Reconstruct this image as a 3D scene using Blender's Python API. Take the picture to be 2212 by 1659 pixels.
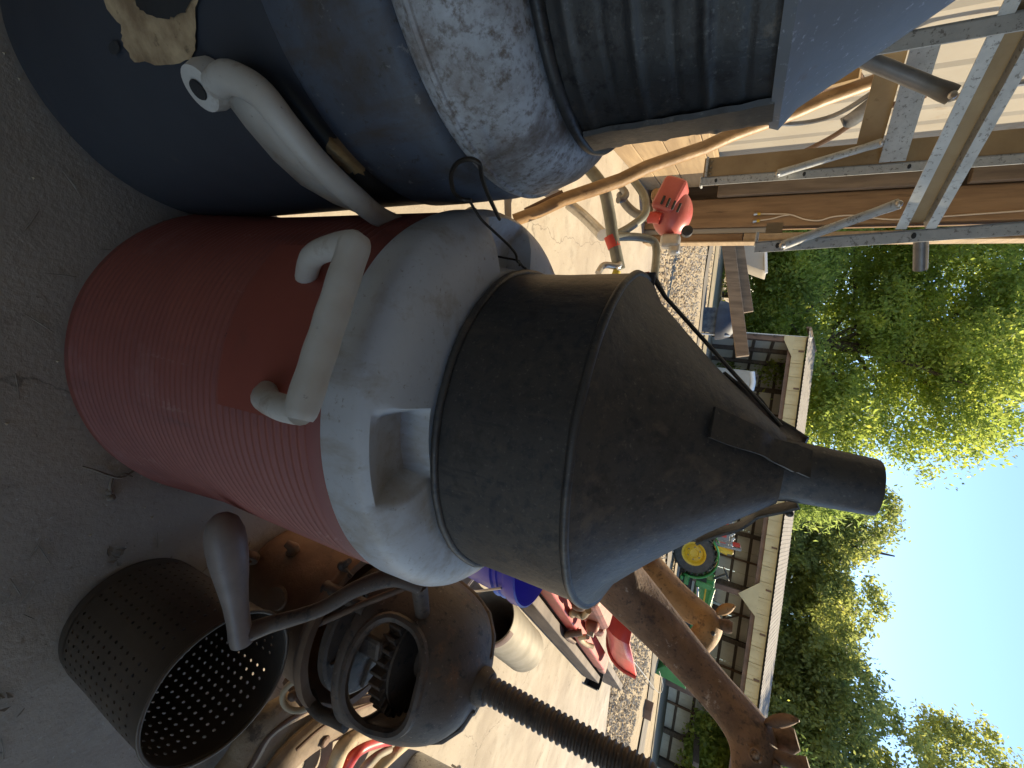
import bpy, bmesh, math, random
import numpy as np
from mathutils import Vector, Matrix
rnd = random.Random(7); nr = np.random.RandomState(5)
R = math.radians
sc = bpy.context.scene
for o in list(bpy.data.objects): bpy.data.objects.remove(o)
# ------------------------------------------------------------------ camera
FPX, PITCH, ROLL, CH = 930.0, R(27.4), .156, .70           # focal length on a 2212-wide picture, tilt, roll, eye height
Fv = Vector((0, math.cos(PITCH), -math.sin(PITCH))); Uv = Vector((0, math.sin(PITCH), math.cos(PITCH))); Rv = Vector((1, 0, 0))
EX = math.cos(ROLL)*Uv - math.sin(ROLL)*Rv; EY = math.sin(ROLL)*Uv + math.cos(ROLL)*Rv   # the phone was turned on its side
CO = Vector((0, 0, CH))
cd = bpy.data.cameras.new('camera'); cam = bpy.data.objects.new('camera', cd); sc.collection.objects.link(cam)
m = Matrix.Identity(4)
for i in range(3): m[i][0] = EX[i]; m[i][1] = -EY[i]; m[i][2] = -Fv[i]; m[i][3] = CO[i]
cam.matrix_world = m
cd.sensor_width = 36; cd.sensor_fit = 'HORIZONTAL'; cd.lens = FPX/2212*36; cd.clip_start = .01; cd.clip_end = 600
sc.camera = cam
# ------------------------------------------------------------------ light
SUN_AZ, SUN_EL = R(34), R(45)          # azimuth from +Y towards +X
w = bpy.data.worlds.new('World'); sc.world = w; w.use_nodes = True
nt = w.node_tree; bg = nt.nodes['Background']; sky = nt.nodes.new('ShaderNodeTexSky'); sky.sky_type = 'NISHITA'
sky.sun_disc = False; sky.sun_elevation = SUN_EL; sky.sun_rotation = SUN_AZ; sky.air_density = .9; sky.dust_density = .02; sky.ozone_density = 2.2
nt.links.new(sky.outputs[0], bg.inputs[0]); bg.inputs[1].default_value = .09
sd = bpy.data.lights.new('sun', 'SUN'); sd.energy = 3.1; sd.angle = R(.6); sd.color = (1, .85, .60)
so = bpy.data.objects.new('sun', sd); sc.collection.objects.link(so)
SD = Vector((math.sin(SUN_AZ)*math.cos(SUN_EL), math.cos(SUN_AZ)*math.cos(SUN_EL), math.sin(SUN_EL)))
so.rotation_euler = SD.to_track_quat('Z', 'Y').to_euler(); so.location = (8, 8, 10)
vs = sc.view_settings; vs.view_transform = 'Standard'; vs.look = 'None'; vs.gamma = 1; vs.exposure = 1.58; vs.use_curve_mapping = False
# ------------------------------------------------------------------ helpers
def ray(a, b): return Fv + EX*((a-1106)/FPX) + EY*((b-829.5)/FPX)
def PY(a, b, Y): d = ray(a, b); return CO + d*(Y/d.y)
def PZ(a, b, Z): d = ray(a, b); return CO + d*((Z-CH)/d.z)
G = R(13); E1 = Vector((math.cos(G), math.sin(G), 0)); E2 = Vector((-math.sin(G), math.cos(G), 0))   # the barn's own axes
def PE(a, b, e, wv): d = ray(a, b); return CO + d*((wv-CO.dot(e))/d.dot(e))
def PC(a, b, c, r):                                   # where a line of sight meets an upright cylinder
    d = ray(a, b); dx, dy = d.x, d.y; ox, oy = CO.x-c[0], CO.y-c[1]
    A = dx*dx+dy*dy; B = ox*dx+oy*dy; C = ox*ox+oy*oy-r*r; D = max(B*B-A*C, 0)
    return CO + d*((-B-math.sqrt(D))/A)
def BW(u, v, z=0): return E1*u + E2*v + Vector((0, 0, z))   # barn coordinates to world
col = sc.collection
def link(o, parent=None):
    col.objects.link(o)
    if parent:
        o.parent = parent
    return o
def tag(o, label=None, cat=None, group=None, kind=None):
    if label: o['label'] = label
    if cat: o['category'] = cat
    if group: o['group'] = group
    if kind: o['kind'] = kind
    return o
def thing(name, label, cat, loc=(0, 0, 0), rz=0, group=None):
    o = bpy.data.objects.new(name, None); o.empty_display_size = .05; o.location = loc; o.rotation_euler = (0, 0, rz)
    link(o); return tag(o, label, cat, group)
class MB:
    def __init__(s): s.v = []; s.f = []; s.mi = []
    def add(s, vs_, fs, mi=0):
        n = len(s.v); s.v += [tuple(q) for q in vs_]; s.f += [tuple(i+n for i in f) for f in fs]; s.mi += [mi]*len(fs); return s
    def box(s, c, d, rot=None, taper=1):
        M_ = rot if rot is not None else Matrix.Identity(3); c = Vector(c); P = []
        for z in (-1, 1):
            t = taper if z > 0 else 1
            for x, y in ((-1, -1), (1, -1), (1, 1), (-1, 1)): P.append(c + M_ @ Vector((x*d[0]/2*t, y*d[1]/2*t, z*d[2]/2)))
        return s.add(P, [(3, 2, 1, 0), (4, 5, 6, 7), (0, 1, 5, 4), (1, 2, 6, 5), (2, 3, 7, 6), (3, 0, 4, 7)])
    def bar(s, a, b, w_, h, up=Vector((0, 0, 1))):       # a box beam between two points
        a = Vector(a); b = Vector(b); z = (b-a); L = z.length; z.normalize()
        x = up.cross(z)
        if x.length < 1e-3: x = Vector((1, 0, 0))
        x.normalize(); y = z.cross(x)
        return s.box((a+b)/2, (w_, h, L), Matrix((x, y, z)).transposed())
    def lathe(s, prof, c=(0, 0, 0), n=48, a0=0, a1=2*math.pi, M_=None):
        c = Vector(c); full = abs(a1-a0-2*math.pi) < 1e-6; k = n if full else n+1; P = []
        for r, z in prof:
            for i in range(k):
                a = a0+(a1-a0)*i/n; q = Vector((r*math.cos(a), r*math.sin(a), z))
                P.append(c + (M_ @ q if M_ is not None else q))
        Fs = []
        for j in range(len(prof)-1):
            for i in range(n):
                i2 = (i+1) % k
                Fs.append((j*k+i, j*k+i2, (j+1)*k+i2, (j+1)*k+i))
        return s.add(P, Fs)
    def tube(s, pts, rad, n=10, caps=True, flat=1.0, upv=None):
        pts = [Vector(p) for p in pts]; m_ = len(pts)
        if not hasattr(rad, '__len__'): rad = [rad]*m_
        P = []; prev = None
        for i, p in enumerate(pts):
            t = (pts[min(i+1, m_-1)]-pts[max(i-1, 0)]).normalized()
            if prev is None:
                u = Vector(upv) if upv is not None else (Vector((0, 0, 1)) if abs(t.z) < .9 else Vector((1, 0, 0)))
            else: u = prev
            x = (u - t*u.dot(t)).normalized(); prev = x; y = t.cross(x)
            for k in range(n):
                a = 2*math.pi*k/n; P.append(p + x*math.cos(a)*rad[i]*flat + y*math.sin(a)*rad[i])
        Fs = [(i*n+k, i*n+(k+1) % n, (i+1)*n+(k+1) % n, (i+1)*n+k) for i in range(m_-1) for k in range(n)]
        if caps: Fs += [tuple(range(n))[::-1], tuple((m_-1)*n+k for k in range(n))]
        return s.add(P, Fs)
    def prism(s, poly, h0, h1, fr=None):                 # polygon (x,y) extruded along z, placed by a 4x4
        n = len(poly); P = [Vector((x, y, h0)) for x, y in poly]+[Vector((x, y, h1)) for x, y in poly]
        if fr is not None: P = [fr @ q for q in P]
        return s.add(P, [tuple(range(n))[::-1], tuple(range(n, 2*n))]+[(i, (i+1) % n, n+(i+1) % n, n+i) for i in range(n)])
    def sphere(s, c, r, nu=14, nv=9, sc_=(1, 1, 1)):
        return s.lathe([(max(1e-4, r*math.sin(math.pi*j/nv)), -r*math.cos(math.pi*j/nv)) for j in range(nv+1)], c, nu,
                       M_=Matrix.Diagonal(Vector(sc_)))
    def build(s, name, mat, parent=None, smooth=False, bevel=0, local=False, seg=2, ang=40):
        me = bpy.data.meshes.new(name); vv = s.v
        if parent is not None and not local:             # points are given in the world: bring them under the parent
            inv = (Matrix.Translation(parent_loc(parent)) @ Matrix.Rotation(parent_rz(parent), 4, 'Z')).inverted()
            vv = [tuple(inv @ Vector(q)) for q in vv]
        me.from_pydata(vv, [], s.f)
        for m_ in (mat if isinstance(mat, (list, tuple)) else [mat]): me.materials.append(m_)
        if isinstance(mat, (list, tuple)): me.polygons.foreach_set('material_index', s.mi)
        bm = bmesh.new(); bm.from_mesh(me); bmesh.ops.remove_doubles(bm, verts=bm.verts, dist=1e-6)
        bmesh.ops.recalc_face_normals(bm, faces=bm.faces); bm.to_mesh(me); bm.free()
        if smooth:
            me.polygons.foreach_set('use_smooth', [True]*len(me.polygons))
            me.set_sharp_from_angle(angle=R(ang))
        o = link(bpy.data.objects.new(name, me), parent)
        if bevel:
            b = o.modifiers.new('bevel', 'BEVEL'); b.width = bevel; b.segments = seg; b.limit_method = 'ANGLE'; b.angle_limit = R(35)
        return o
def parent_loc(p):
    if p.parent:
        return (Matrix.Translation(parent_loc(p.parent)) @ Matrix.Rotation(parent_rz(p.parent), 4, 'Z')) @ p.location
    return p.location.copy()
def parent_rz(p): return p.rotation_euler.z + (parent_rz(p.parent) if p.parent else 0)
def spline(P, n=8):
    P = [Vector(p) for p in P]; out = []
    for i in range(len(P)-1):
        p0 = P[max(i-1, 0)]; p1 = P[i]; p2 = P[i+1]; p3 = P[min(i+2, len(P)-1)]
        for k in range(n):
            t = k/n; out.append(.5*((2*p1)+(p2-p0)*t+(2*p0-5*p1+4*p2-p3)*t*t+(3*p1-p0-3*p2+p3)*t**3))
    out.append(P[-1]); return out
def lerps(vals, n):
    return list(np.interp(np.linspace(0, len(vals)-1, n), range(len(vals)), vals))
# ------------------------------------------------------------------ materials
def M(name, c1, c2=None, scale=6, rough=.6, metal=0, bump=.15, bscale=40, spots=None, spots2=None, stretch=(1, 1, 1), rvar=.12, bdist=.004, contrast=(.35, .65), trans=0, spec=.5, tint=(1, 1, 1), more=(), streak=()):
    m_ = bpy.data.materials.new(name); m_.use_nodes = True; t = m_.node_tree; N = t.nodes; L = t.links
    b = N['Principled BSDF']; b.inputs['Roughness'].default_value = rough; b.inputs['Metallic'].default_value = metal
    b.inputs['Specular IOR Level'].default_value = spec
    tc = N.new('ShaderNodeTexCoord'); mp = N.new('ShaderNodeMapping'); mp.inputs['Scale'].default_value = stretch
    L.new(tc.outputs['Object'], mp.inputs[0])
    def noise(s, det=6, ro=.6):
        n = N.new('ShaderNodeTexNoise'); n.inputs['Scale'].default_value = s; n.inputs['Detail'].default_value = det; n.inputs['Roughness'].default_value = ro
        L.new(mp.outputs[0], n.inputs[0]); return n
    def ramp(src, a, b_):
        r = N.new('ShaderNodeMapRange'); r.inputs[1].default_value = a; r.inputs[2].default_value = b_; r.clamp = True; L.new(src, r.inputs[0]); return r.outputs[0]
    def mixc(fac, A, B):
        x = N.new('ShaderNodeMix'); x.data_type = 'RGBA'; L.new(fac, x.inputs[0])
        for s_, q in ((6, A), (7, B)):
            if isinstance(q, tuple): x.inputs[s_].default_value = (*q, 1)
            else: L.new(q, x.inputs[s_])
        return x.outputs[2]
    n1 = noise(scale); c = mixc(ramp(n1.outputs[0], *contrast), c1, c2 or c1)
    for sp in (spots, spots2, *more):
        if sp:
            n2 = noise(sp[1], 8, .7); c = mixc(ramp(n2.outputs[0], sp[2], sp[2]+sp[3]), c, sp[0])
    for sk in streak:                                     # grime that runs down the surface
        m2 = N.new('ShaderNodeMapping'); m2.inputs['Scale'].default_value = (1, 1, sk[4] if len(sk) > 4 else .1); L.new(tc.outputs['Object'], m2.inputs[0])
        n3 = N.new('ShaderNodeTexNoise'); n3.inputs['Scale'].default_value = sk[1]; n3.inputs['Detail'].default_value = 7; n3.inputs['Roughness'].default_value = .65; L.new(m2.outputs[0], n3.inputs[0])
        c = mixc(ramp(n3.outputs[0], sk[2], sk[2]+sk[3]), c, sk[0])
    L.new(c, b.inputs['Base Color'])
    nb = noise(bscale, 5, .65)
    if name == 'concrete':                                # hairline cracks
        nd = noise(6, 4, .6); ad = N.new('ShaderNodeVectorMath'); ad.operation = 'MULTIPLY_ADD'; ad.inputs[1].default_value = (.22, .22, 0); L.new(nd.outputs['Color'], ad.inputs[0]); L.new(mp.outputs[0], ad.inputs[2])
        vo = N.new('ShaderNodeTexVoronoi'); vo.feature = 'DISTANCE_TO_EDGE'; vo.inputs['Scale'].default_value = 1.1; L.new(ad.outputs[0], vo.inputs['Vector'])
        mr = N.new('ShaderNodeMapRange'); mr.inputs[1].default_value = .0008; mr.inputs[2].default_value = .0028; mr.inputs[3].default_value = .5; mr.inputs[4].default_value = 0; L.new(vo.outputs[0], mr.inputs[0])
        c = mixc(mr.outputs[0], c, (.10, .09, .08)); L.new(c, b.inputs['Base Color'])
    if rvar: 
        r = N.new('ShaderNodeMapRange'); r.inputs[3].default_value = max(.03, rough-rvar); r.inputs[4].default_value = min(1, rough+rvar); L.new(n1.outputs[0], r.inputs[0]); L.new(r.outputs[0], b.inputs['Roughness'])
    if bump:
        bp = N.new('ShaderNodeBump'); bp.inputs['Strength'].default_value = bump; bp.inputs['Distance'].default_value = bdist
        L.new(nb.outputs[0], bp.inputs['Height']); L.new(bp.outputs[0], b.inputs['Normal'])
    if trans:
        out = N['Material Output']; tr = N.new('ShaderNodeBsdfTranslucent'); gm = N.new('ShaderNodeMix'); gm.data_type = 'RGBA'; gm.blend_type = 'MULTIPLY'; gm.inputs[0].default_value = 1; gm.clamp_result = False; L.new(c, gm.inputs[6]); gm.inputs[7].default_value = (*tint, 1); L.new(gm.outputs[2], tr.inputs[0]); mx = N.new('ShaderNodeMixShader'); mx.inputs[0].default_value = trans
        L.new(b.outputs[0], mx.inputs[1]); L.new(tr.outputs[0], mx.inputs[2]); L.new(mx.outputs[0], out.inputs[0])
    return m_
def wood(name, c1, c2, grain=(1, 1, 14), scale=5, rough=.75, knots=True):
    return M(name, c1, c2, scale=scale, rough=rough, bump=.3, bscale=22, stretch=grain, contrast=(.38, .62), bdist=.003, spots=((c1[0]*.35, c1[1]*.32, c1[2]*.3), scale*1.7, .6, .12))
mt = dict(
 concrete=M('concrete', (.44, .385, .31), (.33, .285, .23), 3.5, .9, bump=.5, bscale=110, bdist=.003, spots=((.24, .21, .17), 9, .56, .18), spots2=((.50, .47, .41), 140, .60, .08), more=(((.15, .13, .11), 170, .62, .06), ((.46, .42, .35), 2.2, .52, .2), ((.23, .19, .14), 30, .64, .08)), spec=.2),
 gravel=M('gravel', (.43, .34, .215), (.33, .26, .165), 5, .95, bump=.7, bscale=60, bdist=.015, spots=((.24, .185, .12), 26, .54, .12), spots2=((.52, .43, .30), 44, .56, .10), spec=.2),
 earth=M('earth', (.34, .27, .19), (.23, .20, .13), .8, .95, bump=.4, bscale=30, bdist=.03, spots=((.12, .15, .06), 3, .56, .1), spec=.2),
 darkstrip=M('yard_strip_grey', (.21, .18, .14), (.15, .13, .10), 3, .9, bump=.3, spec=.3),
 red=M('red_plastic', (.265, .072, .050), (.21, .056, .041), 5, .55, bump=.10, bscale=140, bdist=.001, spots=((.31, .13, .11), 9, .56, .22), spots2=((.09, .03, .025), 80, .66, .06), streak=(((.17, .05, .04), 26, .56, .14), ((.33, .15, .12), 60, .63, .08))),
 redflat=M('red_plastic_panel', (.285, .066, .042), (.24, .056, .037), 6, .5, bump=.08, bscale=70, bdist=.001, spots=((.19, .05, .035), 14, .57, .14)),
 lid=M('white_plastic_lid', (.56, .58, .60), (.47, .48, .49), 7, .45, bump=.06, bscale=70, bdist=.001, spots=((.33, .27, .20), 11, .52, .22), spots2=((.14, .11, .08), 75, .66, .08), more=(((.30, .27, .23), 190, .60, .08), ((.26, .20, .14), 5, .55, .2)), streak=(((.34, .29, .23), 34, .54, .2, .25), ((.12, .10, .08), 110, .70, .03, .15))),
 blue=M('dark_blue_plastic', (.040, .045, .055), (.030, .034, .042), 4, .55, bump=.08, bscale=80, bdist=.001, spots=((.085, .075, .065), 11, .62, .14)),
 bluelid=M('dirty_grey_lid', (.54, .57, .61), (.40, .43, .46), 10, .6, bump=.25, bscale=140, bdist=.001, spots=((.17, .135, .11), 6.5, .44, .20), spots2=((.15, .125, .105), 160, .48, .16), more=(((.44, .45, .47), 240, .60, .10), ((.10, .078, .062), 18, .58, .14)), streak=(((.12, .095, .078), 16, .52, .16, .3),)),
 bluecollar=M('grey_blue_collar', (.10, .115, .145), (.06, .07, .09), 6, .6, bump=.25, bscale=140, bdist=.001, spots=((.06, .048, .04), 7, .50, .14), spots2=((.24, .23, .22), 70, .62, .08), more=(((.045, .038, .033), 150, .58, .08),), streak=(((.07, .055, .045), 22, .54, .12, .2),)),
 cream=M('yellowed_white_plastic', (.56, .54, .49), (.44, .40, .34), 12, .45, bump=.07, bscale=50, bdist=.001, spots=((.26, .18, .11), 22, .55, .16), spots2=((.12, .085, .06), 120, .66, .06)),
 tan=M('tan_peeled_foam', (.50, .36, .20), (.24, .155, .08), 38, .9, bump=.6, bscale=90, bdist=.003, spots=((.12, .08, .04), 60, .6, .1)),
 funnel=M('weathered_galvanised', (.078, .075, .073), (.108, .099, .09), 9, .5, .6, bump=.4, bscale=150, bdist=.0015, spots=((.15, .125, .10), 30, .58, .14), spots2=((.062, .063, .068), 110, .50, .14), rvar=.15, more=(((.17, .155, .135), 260, .58, .10), ((.06, .057, .055), 24, .56, .14)), streak=(((.155, .13, .105), 40, .57, .14), ((.05, .05, .055), 70, .58, .12))),
 funnel2=M('black_weathered_tin', (.034, .036, .039), (.058, .059, .06), 11, .46, .6, bump=.3, bscale=70, bdist=.002, spots=((.10, .085, .07), 26, .60, .12), spots2=((.028, .028, .03), 90, .52, .12), rvar=.15, more=(((.09, .09, .09), 260, .58, .10),)),
 cone2=M('dull_galvanised_cone', (.21, .225, .245), (.165, .175, .19), 8, .65, .25, bump=.22, bscale=55, bdist=.0015, spots=((.16, .12, .11), 18, .62, .1), spots2=((.17, .19, .22), 90, .55, .1), more=(((.38, .40, .44), 220, .60, .08),)),
 wire=M('black_wire', (.025, .022, .02), (.05, .04, .03), 60, .5, .6, bump=.2),
 iron=M('dark_cast_iron', (.125, .092, .068), (.085, .062, .047), 14, .6, .25, bump=.6, bscale=120, bdist=.0015, spots=((.17, .095, .055), 22, .55, .12), spots2=((.05, .04, .034), 60, .55, .08), more=(((.24, .19, .15), 150, .62, .06),)),
 rust=M('rusty_kettle', (.24, .145, .08), (.14, .085, .05), 10, .7, .1, bump=.5, bscale=110, bdist=.0015, spots=((.30, .19, .10), 35, .62, .12), spots2=((.045, .035, .028), 16, .6, .12)),
 basket=M('perforated_brown_steel', (.12, .092, .066), (.075, .058, .042), 9, .45, .4, bump=.2, bscale=90, bdist=.001),
 knob=M('worn_grey_wood_grip', (.25, .21, .185), (.17, .135, .115), 12, .45, bump=.1, bscale=60, stretch=(1, 1, 1), spots=((.10, .07, .055), 30, .6, .15)),
 giraffe=M('brown_patina_metal', (.18, .105, .058), (.10, .058, .034), 12, .78, .08, bump=.8, bscale=34, bdist=.008, spots=((.30, .24, .19), 22, .62, .06), spots2=((.045, .028, .02), 14, .55, .1), more=(((.06, .035, .022), 70, .56, .08), ((.33, .20, .10), 7, .60, .1))),
 giraffe2=M('golden_brown_metal', (.34, .19, .07), (.23, .125, .045), 14, .72, .08, bump=.6, bscale=50, bdist=.004, spots=((.10, .055, .025), 20, .57, .1), spots2=((.12, .07, .03), 90, .58, .06)),
 cork=M('rough_brown_knob', (.17, .10, .06), (.09, .055, .03), 50, .9, bump=.9, bscale=90, bdist=.004),
 galv=M('spangled_galvanised', (.50, .50, .47), (.40, .405, .39), 40, .5, .25, bump=.08, bscale=60, spots=((.22, .21, .19), 130, .56, .05), spots2=((.36, .25, .13), 9, .64, .1), more=(((.15, .14, .12), 60, .63, .04),)),
 galvdark=M('dull_steel', (.22, .22, .22), (.15, .15, .15), 20, .45, .6, bump=.15, bscale=60),
 tansteel=M('tan_stained_steel', (.38, .27, .14), (.27, .18, .09), 9, .6, .3, bump=.15, bscale=50, spots=((.16, .09, .04), 16, .62, .1)),
 siding=M('cream_metal_siding', (.38, .345, .285), (.32, .285, .23), 2, .6, .0, bump=.05, bscale=20, spots=((.28, .20, .12), 6, .60, .14), spots2=((.18, .13, .09), 40, .66, .06)),
 roofmetal=M('galvanised_roof', (.36, .38, .41), (.28, .30, .33), 3, .5, .2, bump=.05, bscale=20),
 plank=wood('weathered_plank', (.42, .30, .17), (.30, .21, .12), (14, 1.2, 14), 1.6),
 post=wood('brown_post', (.30, .18, .085), (.19, .11, .052), (9, 9, .9), 2.6),
 oldwood=wood('old_grey_brown_wood', (.23, .165, .105), (.14, .10, .065), (8, 8, 1), 3),
 pole=wood('tool_handle_wood', (.36, .22, .10), (.24, .14, .06), (6, 6, 2), 5, .5),
 darkwood=wood('dark_timber', (.13, .095, .07), (.085, .06, .045), (2, 2, 8), 2),
 rustbeam=M('rusty_brown_beam', (.20, .115, .07), (.12, .07, .045), 3, .8, bump=.2, spots=((.07, .045, .03), 5, .6, .1)),
 redpaint=M('red_paint', (.52, .045, .03), (.40, .035, .025), 8, .4, bump=.08, spots=((.22, .08, .045), 14, .60, .12)),
 redrust=M('rusty_red_paint', (.30, .085, .045), (.20, .07, .04), 14, .6, .1, bump=.3, bscale=60, spots=((.09, .045, .03), 20, .56, .12)),
 faded=M('faded_red_plastic', (.50, .12, .10), (.40, .085, .07), 9, .4, bump=.05),
 tape=M('red_tape', (.62, .07, .05), (.52, .06, .04), 20, .45, bump=.1),
 tin=M('pale_tin', (.30, .265, .20), (.24, .21, .155), 12, .7, .1, bump=.12, bscale=30, spots=((.34, .27, .18), 20, .62, .12)),
 tinrust=M('brown_rust_band', (.17, .10, .075), (.10, .06, .05), 16, .7, .2, bump=.3),
 bluebucket=M('violet_blue_plastic', (.045, .045, .42), (.04, .04, .34), 6, .35, bump=.04),
 steel=M('bright_tube', (.55, .53, .50), (.42, .41, .39), 30, .35, .8, bump=.06),
 greytube=M('grey_green_tube', (.24, .24, .20), (.16, .16, .135), 18, .45, .4, bump=.1),
 black=M('black_rubber', (.018, .018, .018), (.03, .03, .03), 20, .6, bump=.2),
 tyre=M('dusty_tyre', (.075, .068, .055), (.045, .042, .036), 9, .85, bump=.3),
 green=M('tractor_green', (.035, .22, .05), (.03, .17, .04), 5, .38, bump=.04),
 yellow=M('tractor_yellow', (.66, .42, .02), (.55, .34, .02), 6, .45, bump=.04),
 leather=M('worn_leather', (.34, .25, .15), (.22, .15, .085), 14, .75, bump=.7, bscale=50, bdist=.006, spots=((.09, .06, .035), 18, .56, .1), spots2=((.46, .37, .25), 40, .62, .1)),
 brown=M('brown_iron', (.16, .095, .06), (.10, .06, .04), 16, .7, .3, bump=.4),
 tanpaint=M('tan_flaking_paint', (.50, .39, .24), (.38, .28, .165), 22, .7, bump=.4, bscale=60, spots=((.17, .10, .06), 20, .60, .1)),
 white=M('white_paint', (.78, .77, .73), (.70, .69, .65), 5, .5, bump=.04, spots=((.45, .40, .32), 12, .68, .1)),
 fascia=M('cream_fascia', (.82, .68, .38), (.74, .60, .33), 3, .6, bump=.05, spots=((.46, .35, .19), 7, .66, .1), trans=.35),
 shedroof=M('pale_shed_roof', (.27, .235, .195), (.22, .19, .155), 3, .9, bump=.05),
 shedwall=M('shed_back_siding', (.74, .69, .60), (.66, .61, .53), 2, .7, bump=.05),
 winered=M('wine_red', (.22, .02, .035), (.16, .02, .03), 5, .5),
 bark=M('bark', (.11, .085, .065), (.06, .048, .038), 6, .95, bump=.8, bscale=12, bdist=.03, stretch=(3, 3, .6)),
 twig=M('dry_twig', (.30, .26, .20), (.20, .16, .12), 60, .9, bump=.3),
 wirecream=M('cream_cable', (.66, .54, .38), (.58, .46, .32), 20, .5, bump=.05),
 cloth=M('dark_blue_tarp', (.03, .035, .05), (.02, .022, .03), 5, .6, bump=.2),
 stain=M('yellow_hose', (.55, .45, .05), (.45, .36, .04), 8, .5),
)
def leafmat(name, c1, c2, c3):
    return M(name, c1, c2, scale=.55, rough=.6, bump=0, spots=(c3, 1.4, .52, .12), trans=.64, tint=(2.1, 2.0, 1.35), rvar=0, contrast=(.4, .6), spec=.3)
mt['leafA'] = leafmat('oak_leaves', (.26, .32, .085), (.165, .22, .07), (.42, .43, .11))
mt['leafB'] = leafmat('far_leaves', (.22, .25, .10), (.15, .185, .085), (.35, .35, .11))
mt['leafC'] = leafmat('pale_conifer', (.22, .29, .11), (.17, .235, .085), (.27, .33, .12))
# ------------------------------------------------------------------ the setting
def struct(o): return tag(o, kind='structure')
PADV = 3.75                                            # the slab ends here, counted along the barn's depth
mb = MB(); q = [BW(-1.0, -4), BW(8, -4), BW(8, PADV), BW(-1.0, PADV)]
mb.prism([(p.x, p.y) for p in q], -.18, 0)
struct(mb.build('floor', mt['concrete'], bevel=.008))
def yard_z(x, y): return -.055 + .0268*x*min(1, max(0, (y-3)/10)) - .0284*max(0, min(y, 40)-4)
nx, ny = 60, 60; V = []; Fc = []
xs = np.concatenate([np.linspace(-90, -12, 12), np.linspace(-10, 16, 36), np.linspace(20, 90, 12)]); ys = np.concatenate([np.linspace(-60, 1, 10), np.linspace(2, 40, 40), np.linspace(45, 160, 10)])
for y in ys:
    for x in xs: V.append((x, y, (yard_z(max(-12, min(14, x)), y) if y > 2 else -.055)-.03*math.sin(x*.9)*math.sin(y*.7)*(1 if y > 6 else 0)))
for j in range(len(ys)-1):
    for i in range(len(xs)-1): Fc.append((j*len(xs)+i, j*len(xs)+i+1, (j+1)*len(xs)+i+1, (j+1)*len(xs)+i))
mb = MB(); mb.add(V, Fc); struct(mb.build('ground', mt['gravel'], smooth=True))
# loose stones on the yard in front of the slab
def stones(name, n, spot, smin, smax, mat):
    base = np.array([(1, 0, 0), (-1, 0, 0), (0, 1, 0), (0, -1, 0), (0, 0, .7), (0, 0, -.5)]); fb = [(0, 2, 4), (2, 1, 4), (1, 3, 4), (3, 0, 4), (2, 0, 5), (1, 2, 5), (3, 1, 5), (0, 3, 5)]
    V = np.zeros((n*6, 3)); Fs = []
    for i in range(n):
        x, y = spot(); s = nr.uniform(smin, smax); a = nr.uniform(0, 6.28); P = base*s*nr.uniform(.6, 1.3, (6, 1)); c, s_ = math.cos(a), math.sin(a)
        V[i*6:i*6+6] = np.stack([P[:, 0]*c-P[:, 1]*s_+x, P[:, 0]*s_+P[:, 1]*c+y, P[:, 2]+yard_z(x, y)+s*.25], 1)
        Fs += [tuple(k+i*6 for k in f) for f in fb]
    me = bpy.data.meshes.new(name); me.from_pydata(V.tolist(), [], Fs)
    for m_ in mat: me.materials.append(m_)
    me.polygons.foreach_set('material_index', [i//8 % len(mat) for i in range(len(Fs))])
    o = link(bpy.data.objects.new(name, me)); return o
st1 = M('pale_stone', (.50, .41, .28), (.42, .34, .23), 9, .9, bump=.2); st2 = M('brown_stone', (.34, .25, .15), (.27, .20, .12), 9, .9, bump=.2); st3 = M('grey_stone', (.42, .35, .26), (.34, .285, .21), 9, .9, bump=.2)
def sp():
    v = PADV+.03+abs(nr.normal(0, 1))**1.3*4.2; u = nr.uniform(-1.5, 7.5); p = BW(u, v); return p.x, p.y
tag(stones('gravel', 14000, sp, .012, .032, [st1, st2, st3]), 'loose pale and brown stones scattered over the yard', 'gravel', kind='stuff')
# strip darker than the gravel, laid across the yard before the shed
mb = MB(); S = []
for i in range(25):
    t = i/24; x = -5+17*t; y0 = 10.2+2.0*math.sin(t*3)*.25-1.2*t; S += [(x, y0+.25*math.sin(i*1.7), yard_z(x, y0)+.035), (x, y0+1.5+.3*math.sin(i*2.3), yard_z(x, y0+1.5)+.035)]
mb.add(S, [(2*i, 2*i+2, 2*i+3, 2*i+1) for i in range(24)]); struct(mb.build('path', mt['darkstrip']))
mb = MB(); S = []
for i in range(25):
    t = i/24; x = -9+24*t; y0 = 14.0; S += [(x, y0, yard_z(x, y0)+.03), (x, y0+14, yard_z(x, y0+14)+.06)]
mb.add(S, [(2*i, 2*i+2, 2*i+3, 2*i+1) for i in range(24)]); struct(mb.build('shed_ground', mt['earth']))

# ---- the barn this is seen from: roof, side wall, post
barn = thing('open_barn', 'open barn with pale metal siding over low plank wall and corner post', 'building', (0, 0, 0), G)
WU = -.72
def bpart(mbx, name, mat, parent=barn, **k): return mbx.build(name, mat, parent, local=True, **k)
def corrug(u0, u1, n, amp, fn):                         # a ribbed sheet: fn(t_across, height) -> point, returns faces
    pass
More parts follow.
